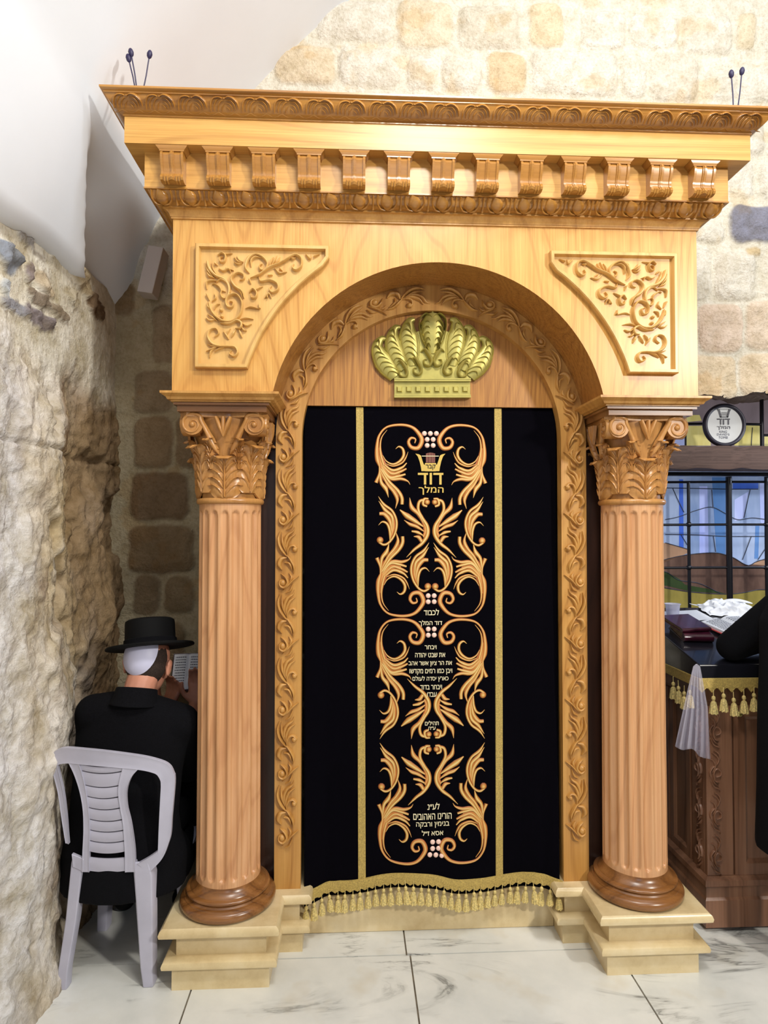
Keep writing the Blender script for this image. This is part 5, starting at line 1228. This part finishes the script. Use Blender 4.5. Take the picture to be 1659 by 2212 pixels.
CV = [([(470, 1470), (530, 1500), (560, 1560), (540, 1640)], [6, 26, 28, 8]), ([(430, 1500), (500, 1540), (540, 1610), (500, 1700)], [6, 28, 30, 8]), ([(400, 1600), (450, 1620), (480, 1700), (430, 1800)], [6, 30, 30, 10]),
      ([(400, 1860), (390, 1790), (440, 1720), (520, 1700)], [26, 30, 24, 8]), ([(500, 1870), (560, 1840), (570, 1780), (520, 1740), (470, 1760), (450, 1840), (480, 1930), (560, 1950)], [10, 28, 32, 30, 24, 24, 24, 6], 1.3), ([(420, 1880), (470, 1960), (540, 2010)], [6, 26, 8]), ([(400, 1940), (470, 2020), (560, 2060), (560, 2100)], [6, 24, 24, 6])]
def pil(face):
    mb = MB()
    if face == 'front': mb.box(DX - 0.002, DX + 0.105, DY - 0.002, DY + 0.02, 0.212, 0.885)
    else: mb.box(DX - 0.002, DX + 0.02, DY + 0.02, DY + 0.11, 0.212, 0.885)
    p = mb.build('carved_pilaster', m_desk, dk, 0, bevel=0.002); rl = MB(); per = 0.166; k = per / 640
    for c in range(4):
        def fn(u, v, h, c=c):
            z_ = 0.872 - (v - 1470) * k - c * per; w_ = (u - 360) * k * 0.90
            return (DX + 0.003 + w_, DY - 0.002 - h, z_) if face == 'front' else (DX - 0.002 - h, DY + 0.024 + w_ * 0.9, z_)
        strokes(rl, CV, fn, 0.010, 1.1)
    rl.build('carved_foliage', m_desk, p, 60)
pil('front'); pil('side')
def panel(x0, x1):
    mb = MB(); rs = []
    for d_, y in ((0, DY + 0.012), (0, DY - 0.002), (0.045, DY - 0.002), (0.052, DY + 0.004), (0.060, DY + 0.010)): rs.append([(x0 + d_, y, 0.212 + d_), (x1 - d_, y, 0.212 + d_), (x1 - d_, y, 0.885 - d_), (x0 + d_, y, 0.885 - d_)])
    mb.rings(rs, False); r_ = rs[-1]; mb.add(r_, [(0, 1, 2, 3)]); o = mb.build('door', m_desk, dk, 30)
    kb = MB(); 
    kb.tube([(x0 + 0.022, DY - 0.002, 0.852), (x0 + 0.022, DY - 0.010, 0.852), (x0 + 0.022, DY - 0.016, 0.852)], [0.006, 0.011, 0.007], 16); kb.build('knob', m_gold, o, 60)
for i in range(4): panel(DX + 0.112 + i * 0.375, DX + 0.112 + i * 0.375 + 0.365)
for y0, y1 in ((DY + 0.13, DY + 0.30), (DY + 0.31, DY2 - 0.02)):
    mb = MB(); rs = []
    for d_, x in ((0, DX + 0.012), (0, DX - 0.001), (0.030, DX - 0.001), (0.040, DX + 0.010)): rs.append([(x, y0 + d_, 0.212 + d_), (x, y1 - d_, 0.212 + d_), (x, y1 - d_, 0.885 - d_), (x, y0 + d_, 0.885 - d_)])
    mb.rings(rs, False); mb.add(rs[-1], [(0, 1, 2, 3)]); mb.build('side_panel', m_desk, dk, 30)
mb = MB(); x0 = DX - 0.052; y0 = 2.502
vs = [(x0, y0, 0.99), (DX2, y0, 0.99), (DX2, DY2, 0.99), (x0, DY2, 0.99), (x0, y0, ztop(y0)), (DX2, y0, ztop(y0)), (DX2, DY2, ztop(DY2)), (x0, DY2, ztop(DY2))]
mb.add(vs, [(0, 1, 2, 3), (4, 5, 6, 7), (0, 1, 5, 4), (1, 2, 6, 5), (2, 3, 7, 6), (3, 0, 4, 7)]); mb.build('black_cloth', m_dcloth, dk, 0, bevel=0.004)
mb = MB()
mb.box(x0 - 0.003, DX2, y0 - 0.004, y0 + 0.012, 0.966, 1.006); mb.box(x0 - 0.004, x0 + 0.012, y0, DY2, 0.966, 1.006)
nz = 40
for i in range(nz): x = x0 + 0.01 + i * 0.04; mb.add([(x - 0.018, y0 - 0.003, 0.968), (x + 0.018, y0 - 0.003, 0.968), (x, y0 - 0.003, 0.948), (x - 0.018, y0 + 0.003, 0.968), (x + 0.018, y0 + 0.003, 0.968), (x, y0 + 0.003, 0.948)], [(0, 1, 2), (3, 5, 4), (0, 2, 5, 3), (1, 4, 5, 2)])
mb.build('gold_braid', m_gold_trim, dk, 0, bevel=0.002)
tl_ = None
for i in range(26):
    x = 1.418 + i * 0.041 * (1 if i < 6 else 1.4); y = y0 - 0.006; side = False
    if i >= 22: x = x0 - 0.008; y = 2.56 + (i - 22) * 0.045
    if tl_ is None: tl_ = t0.copy(); C.objects.link(tl_)
    else: tl_ = tl_.copy(); C.objects.link(tl_)
    tl_.name = 'tassel'; tl_.parent = dk; tl_.matrix_parent_inverse = Matrix.Translation(-Vector(dk.location)); tl_.location = (x, y, 0.918 + 0.010 * math.sin(i * 2.1)); s_ = 1.35; tl_.scale = (s_, s_, s_); tl_.rotation_euler = (0, R(3 * math.sin(i)), i)
# clear vinyl sheet bunched over the corner
mb = MB(); pl = []
topx = [(1497, 1440), (1501, 1436), (1505, 1434), (1508, 1436), (1512, 1440)]; midx = [(1476, 1530), (1490, 1534), (1504, 1530), (1514, 1534), (1528, 1528)]; botx = [(1458, 1612), (1474, 1620), (1496, 1618), (1512, 1634), (1534, 1640)]
rs = []
tpl = [spline(q, 24) for q in (topx, midx, botx)]
for k in range(13):
    t = k / 12; row = []
    for i in range(25):
        if t < 0.5: a = tpl[0][i].lerp(tpl[1][i], t * 2)
        else: a = tpl[1][i].lerp(tpl[2][i], t * 2 - 1)
        q = at(a.x, a.y, 2.484 + 0.014 * math.sin(i * 1.3) * t); row.append(tuple(q))
    rs.append(row)
mb.rings(rs, False, False); vo = mb.build('vinyl_cover', m_clear, None, 60)
so = vo.modifiers.new('thickness', 'SOLIDIFY'); so.thickness = 0.0015
tag(vo, 'clear plastic sheet hanging in folds over the front corner of the desk', 'plastic sheet')
sl_ = Vector((0, 1, 0.24)).normalized(); nn_ = Vector((0, -0.24, 1)).normalized()
def desk_pt(px, py):   # point of the sloping top seen at a pixel
    d_ = Fv * FPX + Rv * (px - 829.5) + Uv * (1106 - py); t = (1.062 + 0.24 * (0 - 2.52) - 1.6) / (d_.z - 0.24 * d_.y); return CAM + d_ * t
def closed_book(label, c, ang, w_, h_, th, group=None):
    t = thing('closed_book', label, 'book', tuple(c), group); a = Vector((math.cos(ang), math.sin(ang), 0)); a = (a - nn_ * a.dot(nn_)).normalized(); b_ = nn_.cross(a); c = Vector(c)
    for k, nm in ((0.002, 'cover_board'), (th - 0.002, 'cover_board')): m = MB(); m.obox(c + nn_ * k, a * w_, b_ * h_, nn_ * 0.0022); m.build(nm, m_maroon, t, 0, bevel=0.0012)
    m = MB(); m.obox(c + nn_ * th / 2 + a * 0.002, a * (w_ - 0.005), b_ * (h_ - 0.005), nn_ * (th / 2 - 0.004)); m.build('page_block', m_pages, t, 0)
    m = MB(); m.tube([c + nn_ * th / 2 - a * (w_ - 0.001) - b_ * h_ * 0.998, c + nn_ * th / 2 - a * (w_ - 0.001) + b_ * h_ * 0.998], th / 2, 12); m.build('spine', m_maroon, t, 50)
b1 = desk_pt(1490, 1371); closed_book('thick maroon book lying under another on the left end of the desk', b1, R(-4) + PI / 2, 0.076, 0.062, 0.034, None)
closed_book('thinner maroon book lying on top of another on the left end of the desk', Vector(b1) + nn_ * 0.0345 + Vector((-0.012, 0.028, 0.0067)), R(6) + PI / 2, 0.080, 0.068, 0.018)
pb = desk_pt(1590, 1362); openbook('open_book', 'open book with printed pages and red cover lying on the desk by the sleeve', tuple(pb + nn_ * 0.022), (0.94, 0.30, 0.07), (-0.30, 0.94, 0.22), nn_, 0.115, 0.090, 0.016, m_red, 14)
sp0 = desk_pt(1482, 1331); mb = MB(); mb.obox(sp0 + nn_ * 0.0022, (0.10, 0.01, 0.0024), (-0.01, 0.06, 0.0144), nn_ * 0.0012)
tag(mb.build('paper_sheet', m_paper, None, 0), 'white paper sheet lying flat under the clear cup on the desk', 'paper')
cpt = desk_pt(1453, 1334) + nn_ * 0.004; mb = MB()
prof = [(0.024, 0.0), (0.026, 0.002), (0.033, 0.056), (0.037, 0.060), (0.037, 0.062), (0.032, 0.058), (0.0245, 0.004), (0.002, 0.003)]
mb.lathe(tuple(cpt), prof, 32, False); tag(mb.build('plastic_cup', m_cup, None, 40), 'small clear plastic cup standing on the desk behind the maroon books', 'cup')
wr = MB(); q0 = desk_pt(1578, 1322); n1, n2 = 46, 30; vs = []
for i in range(n1):
    for j in range(n2):
        u = i / (n1 - 1) * 2 - 1; v = j / (n2 - 1) * 2 - 1; p = Vector((u * 3.1 + v * 1.2, v * 2.6 - u * 0.8, 1.7))
        f1 = 1 - abs(mnoise.noise(p)) * 2.2; f2 = 1 - abs(mnoise.noise(p * 2.1 + Vector((5, 2, 0)))) * 2; env = max(0.0, 1 - (abs(u) ** 3) * 0.8 - (abs(v) ** 3) * 0.8)
        x = q0.x + 0.135 * u + 0.018 * mnoise.noise(p * 1.5 + Vector((9, 0, 0))); y = q0.y + 0.075 * v - 0.025 * u + 0.022 * mnoise.noise(p * 1.3 + Vector((0, 9, 0)))
        z_ = 1.062 + 0.24 * (y - 2.52) + 0.004 + max(0.0, 0.030 * f1 + 0.016 * f2 + 0.008 + 0.012 * v) * env; vs.append((x, y, z_))
wr.add(vs, [(i * n2 + j, (i + 1) * n2 + j, (i + 1) * n2 + j + 1, i * n2 + j + 1) for i in range(n1 - 1) for j in range(n2 - 1)])
for (x0_, y0_, x1_, y1_, r_, zz) in ((-0.10, 0.03, 0.0, -0.01, 0.013, 0.030), (-0.04, 0.04, 0.06, 0.0, 0.016, 0.042), (0.0, 0.055, 0.12, 0.01, 0.015, 0.052)):
    pts = []
    for t in (0, 0.25, 0.5, 0.75, 1.0):
        y = q0.y + y0_ + (y1_ - y0_) * t; pts.append((q0.x + x0_ + (x1_ - x0_) * t, y, 1.062 + 0.24 * (y - 2.52) + zz + 0.008 * math.sin(PI * t)))
    wr.tube([Vector(p) - Vector((0, 0, 0.016)) for p in pts], [r_ * 0.5, r_ * 0.9, r_, r_ * 0.8, r_ * 0.3], 10, sx=0.5, up=(0, 0.9, 0.3))
ww_ = wr.build('white_wrapping', m_paper, None, 50); tag(ww_, 'crumpled white wrapping heaped at the back of the desk under the window bars', 'wrapping')
dm = ww_.modifiers.new('sub', 'SUBSURF'); dm.levels = 1; dm.render_levels = 2

# ------------------------------------------------------------------ niche: beam, sign, window, iron bars
mb = MB(); rs = []
for i in range(40):
    x = 1.35 + 2.2 * i / 39; e = 0.004 * math.sin(i * 1.7) + 0.003 * math.sin(i * 3.1); rs.append([(x, 3.10 + e, 1.888 - e), (x, 3.096 + e, 1.90), (x, 3.098 - e, 1.985 + e), (x, 3.104 + e, 2.000 + e), (x, 3.26, 2.002), (x, 3.26, 1.888)])
mb.rings(rs, True); tag(mb.build('wooden_lintel', m_beam, None, 50), 'old dark brown wooden lintel beam spanning the niche above the barred window', 'beam')
sg = thing('round_sign', 'round white sign in a dark ring with crown and lettering, on the lintel beam', 'sign', (1.86, 3.16, 2.003))
sc_ = at(1563, 911, 3.16); cxs, czs = sc_.x, 2.003 + 0.109
mb = MB(); rs = []
for k in range(64):
    a = 2 * PI * k / 64; rs.append([(cxs + (0.099 + 0.0105 * math.cos(t)) * math.cos(a), 3.155 + 0.017 * math.sin(t), czs + (0.099 + 0.0105 * math.cos(t)) * math.sin(a)) for t in [2 * PI * j / 12 for j in range(12)]])
rs.append(rs[0]); mb.rings(rs, False); mb.build('ring', m_frame, sg, 50)
mb = MB(); mb.tube([(cxs, 3.150, czs), (cxs, 3.170, czs)], 0.092, 64); mb.build('sign_face', m_dial, sg, 40)
def sgf(px, py, h): q = at(px, py, 3.149); return (q.x, 3.1485 - h, q.z + 0.004)
Z4 = lambda x, y: (1430 + x / 4.096, 860 + y / 4.096)
mb = MB(); mb.cur = 0
for mir in (0, 1):
    pts = [(486, 104), (510, 108), (522, 150), (528, 178), (512, 178), (500, 130)]; mb.prism([Z4(x if not mir else 1098 - x, y) for x, y in pts], sgf, 0.001)
for y0, y1, x0_, x1_ in ((104, 107, 500, 600), (136, 142, 525, 575), (152, 158, 520, 578), (170, 178, 512, 586)): mb.prism([Z4(*p) for p in ((x0_, y0), (x1_, y0), (x1_, y1), (x0_, y1))], sgf, 0.001)
put_text(mb, 'דוד', Z4(486, 0)[0], Z4(600, 0)[0], Z4(0, 188)[1], Z4(0, 242)[1], sgf, bold=0.02, h=0.001); put_text(mb, 'המלך', Z4(484, 0)[0], Z4(602, 0)[0], Z4(0, 250)[1], Z4(0, 288)[1], sgf, bold=0.01, h=0.001)
mb.cur = 1
for s_, y0, y1, x0_, x1_ in (('KING', 294, 314, 508, 574), ("DAVID'S", 319, 338, 486, 596), ('TOMB', 345, 366, 500, 582)): put_text(mb, s_, Z4(x0_, 0)[0], Z4(x1_, 0)[0], Z4(0, y0)[1], Z4(0, y1)[1], sgf, rtl=False, bold=0.0, h=0.001)
mb.build('sign_writing', [m_frame, m_ink], sg, 0)
# painted-glass window: panes of one window in a plane at the back of the niche
win = bpy.data.objects.new('window_1', None); C.objects.link(win); win.location = (2.3, 3.5, 1.1); win['kind'] = 'structure'
YW = 3.46
def sm(pts, n=36): return [(q.x, q.y) for q in spline(pts, n)]
def pane(pts, mat, lay, name='pane'):
    mb = MB(); mb.prism(pts, lambda u, v, h: (lambda q: (q.x, YW - lay * 0.0012 - h, q.z))(at(u, v, YW)), 0.001); return mb.build(name, mat, win, 0)
Z = Z4
pane([(1400, 1000), (1950, 1000), (1950, 1360), (1400, 1360)], g_blue, 0)
pane([(1400, 850), (1950, 850), (1950, 985), (1400, 985)], g_grey, 0)
pane([Z(210, 150), Z(330, 150), Z(350, 200), Z(210, 212)], g_yellow, 1); pane([Z(200, 246), Z(420, 246), Z(430, 420), Z(200, 420)], g_yellow, 1); pane([Z(640, 240), Z(866, 240), Z(866, 420), Z(640, 420)], g_yellow, 1); pane([Z(905, 340), Z(1200, 340), Z(1200, 430), Z(905, 430)], g_yellow, 1); pane([Z(100, 150), Z(205, 150), Z(205, 420), Z(100, 420)], g_white, 1)
pane([Z(150, 720), Z(185, 720), Z(190, 1330), Z(150, 1330)], g_deep, 1); pane([Z(440, 700), Z(560, 700), Z(560, 1380), Z(480, 1370)], g_teal, 1); pane([Z(625, 740), Z(850, 730), Z(850, 800), Z(625, 805)], g_deep, 1)  # narrow upright deep blue pane paints the shadow of a bar behind
pane([Z(330, 780), Z(400, 780), Z(410, 1370), Z(330, 1370)], g_white, 1); pane([Z(640, 900), Z(760, 830), Z(720, 1060), Z(640, 1090)], g_white, 1); pane([Z(862, 730), Z(930, 730), Z(930, 1130), Z(870, 1100)], g_white, 1); pane([Z(825, 1130), Z(860, 1130), Z(850, 1420), Z(815, 1420)], g_teal, 1); pane([Z(930, 700), Z(1900, 700), Z(1900, 1400), Z(930, 1400)], g_blue, 1)
pane([Z(-100, 1300), Z(30, 1280), Z(120, 1310), Z(225, 1335), Z(225, 1372), Z(0, 1460), Z(-100, 1460)], g_tan, 2)
pane(sm([Z(-100, 1470), Z(40, 1425), Z(230, 1385), Z(330, 1372), Z(450, 1368), Z(560, 1385), Z(640, 1415), Z(760, 1480), Z(850, 1440), Z(930, 1415), Z(1100, 1400), Z(1900, 1400)], 60) + [Z(1900, 1900), Z(-100, 1900)], g_brown, 2)
pane([Z(780, 1470), Z(880, 1435), Z(1100, 1425), Z(1100, 1490)], g_tan, 3)
pane([Z(-60, 1530), Z(40, 1540), Z(150, 1600), Z(200, 1650), Z(420, 1690), Z(560, 1730), Z(250, 1710), Z(40, 1660), Z(-60, 1650)], g_green, 3)
pane(sm([Z(-60, 1665), Z(250, 1715), Z(540, 1735), Z(700, 1725), Z(860, 1700), Z(1300, 1710)]) + [Z(1300, 1990), Z(-60, 1990)], g_olive, 3)
mb = MB()
def sm(pts, n=36): return [(q.x, q.y) for q in spline(pts, n)]
def came(pts, w_=0.0022): mb.tube([tuple(at(*Z(*p), YW - 0.006)) for p in (sm(pts) if len(pts) > 3 else pts)], w_, 6)
for pts in ([(30, 795), (240, 798), (560, 805), (850, 805)], [(30, 1205), (300, 1210), (560, 1222), (930, 1222)], [(95, 800), (150, 920), (195, 1010)], [(170, 1210), (225, 1300)], [(440, 810), (452, 970)], [(455, 1220), (475, 1360)], [(780, 810), (725, 1060)], [(790, 1225), (712, 1430)], [(930, 1310), (850, 1430)],
            [(30, 1075), (150, 1050), (300, 995), (440, 965), (560, 1020), (670, 1075), (800, 1060), (930, 1075)], [(-60, 1465), (40, 1425), (230, 1385), (450, 1368), (560, 1385), (640, 1415), (760, 1480), (850, 1440), (1000, 1410)], [(-60, 1530), (40, 1540), (150, 1610), (330, 1640), (520, 1730)], [(-60, 1665), (250, 1715), (540, 1735), (700, 1725), (860, 1695), (1000, 1700)], [(30, 1280), (120, 1305), (225, 1335)], [(800, 260), (790, 420)]): came(pts)
mb.build('lead_cames', m_lead, win, 60)
gr = thing('window_grille', 'black wrought iron window bars in the niche behind the desk', 'grille', (2.0, 3.3, 1.2))
YG = 3.32
def bar(pts, r_, nm='bar'):
    m = MB(); m.tube([tuple(at(*p, YG)) for p in pts], r_, 10); m.build(nm, m_black_iron, gr, 50)
for x, r_, y0 in ((1402, 0.010, 1040), (1487, 0.0085, 1042), (1574, 0.0155, 1030), (1655, 0.010, 1030), (1745, 0.010, 1030)): bar([(x, y0), (x + 1, 1180), (x + 3, 1330)], r_)
for y, r_ in ((1041, 0.0065), (1133, 0.0065), (1226, 0.0065)): bar([(1380, y + 1), (1574, y), (1800, y)], r_)
for x in (1402, 1487, 1655):
    for y in (1133, 1226): m = MB(); m.sph(tuple(at(x + 1, y, YG)), 0.015, 12); m.build('bar_knot', m_black_iron, gr, 60)
m = MB(); a = at(1380, 1017, 3.28); b_ = at(1900, 1030, 3.28); m.box(1.36, 3.5, 3.262, 3.30, b_.z, 1.886); m.build('head_rail', m_black_iron, gr, 0, bevel=0.003)
bar([(1440, 916), (1560, 915), (1646, 917)], 0.007); bar([(1646, 940), (1800, 941)], 0.007); bar([(1645, 850), (1646, 965)], 0.010); bar([(1481, 860), (1481, 965)], 0.005)
mb = MB(); mb.box(1.345, 1.40, 3.26, 3.60, 0, 2.3)
struct(mb.build('trim_2', m_plaster))
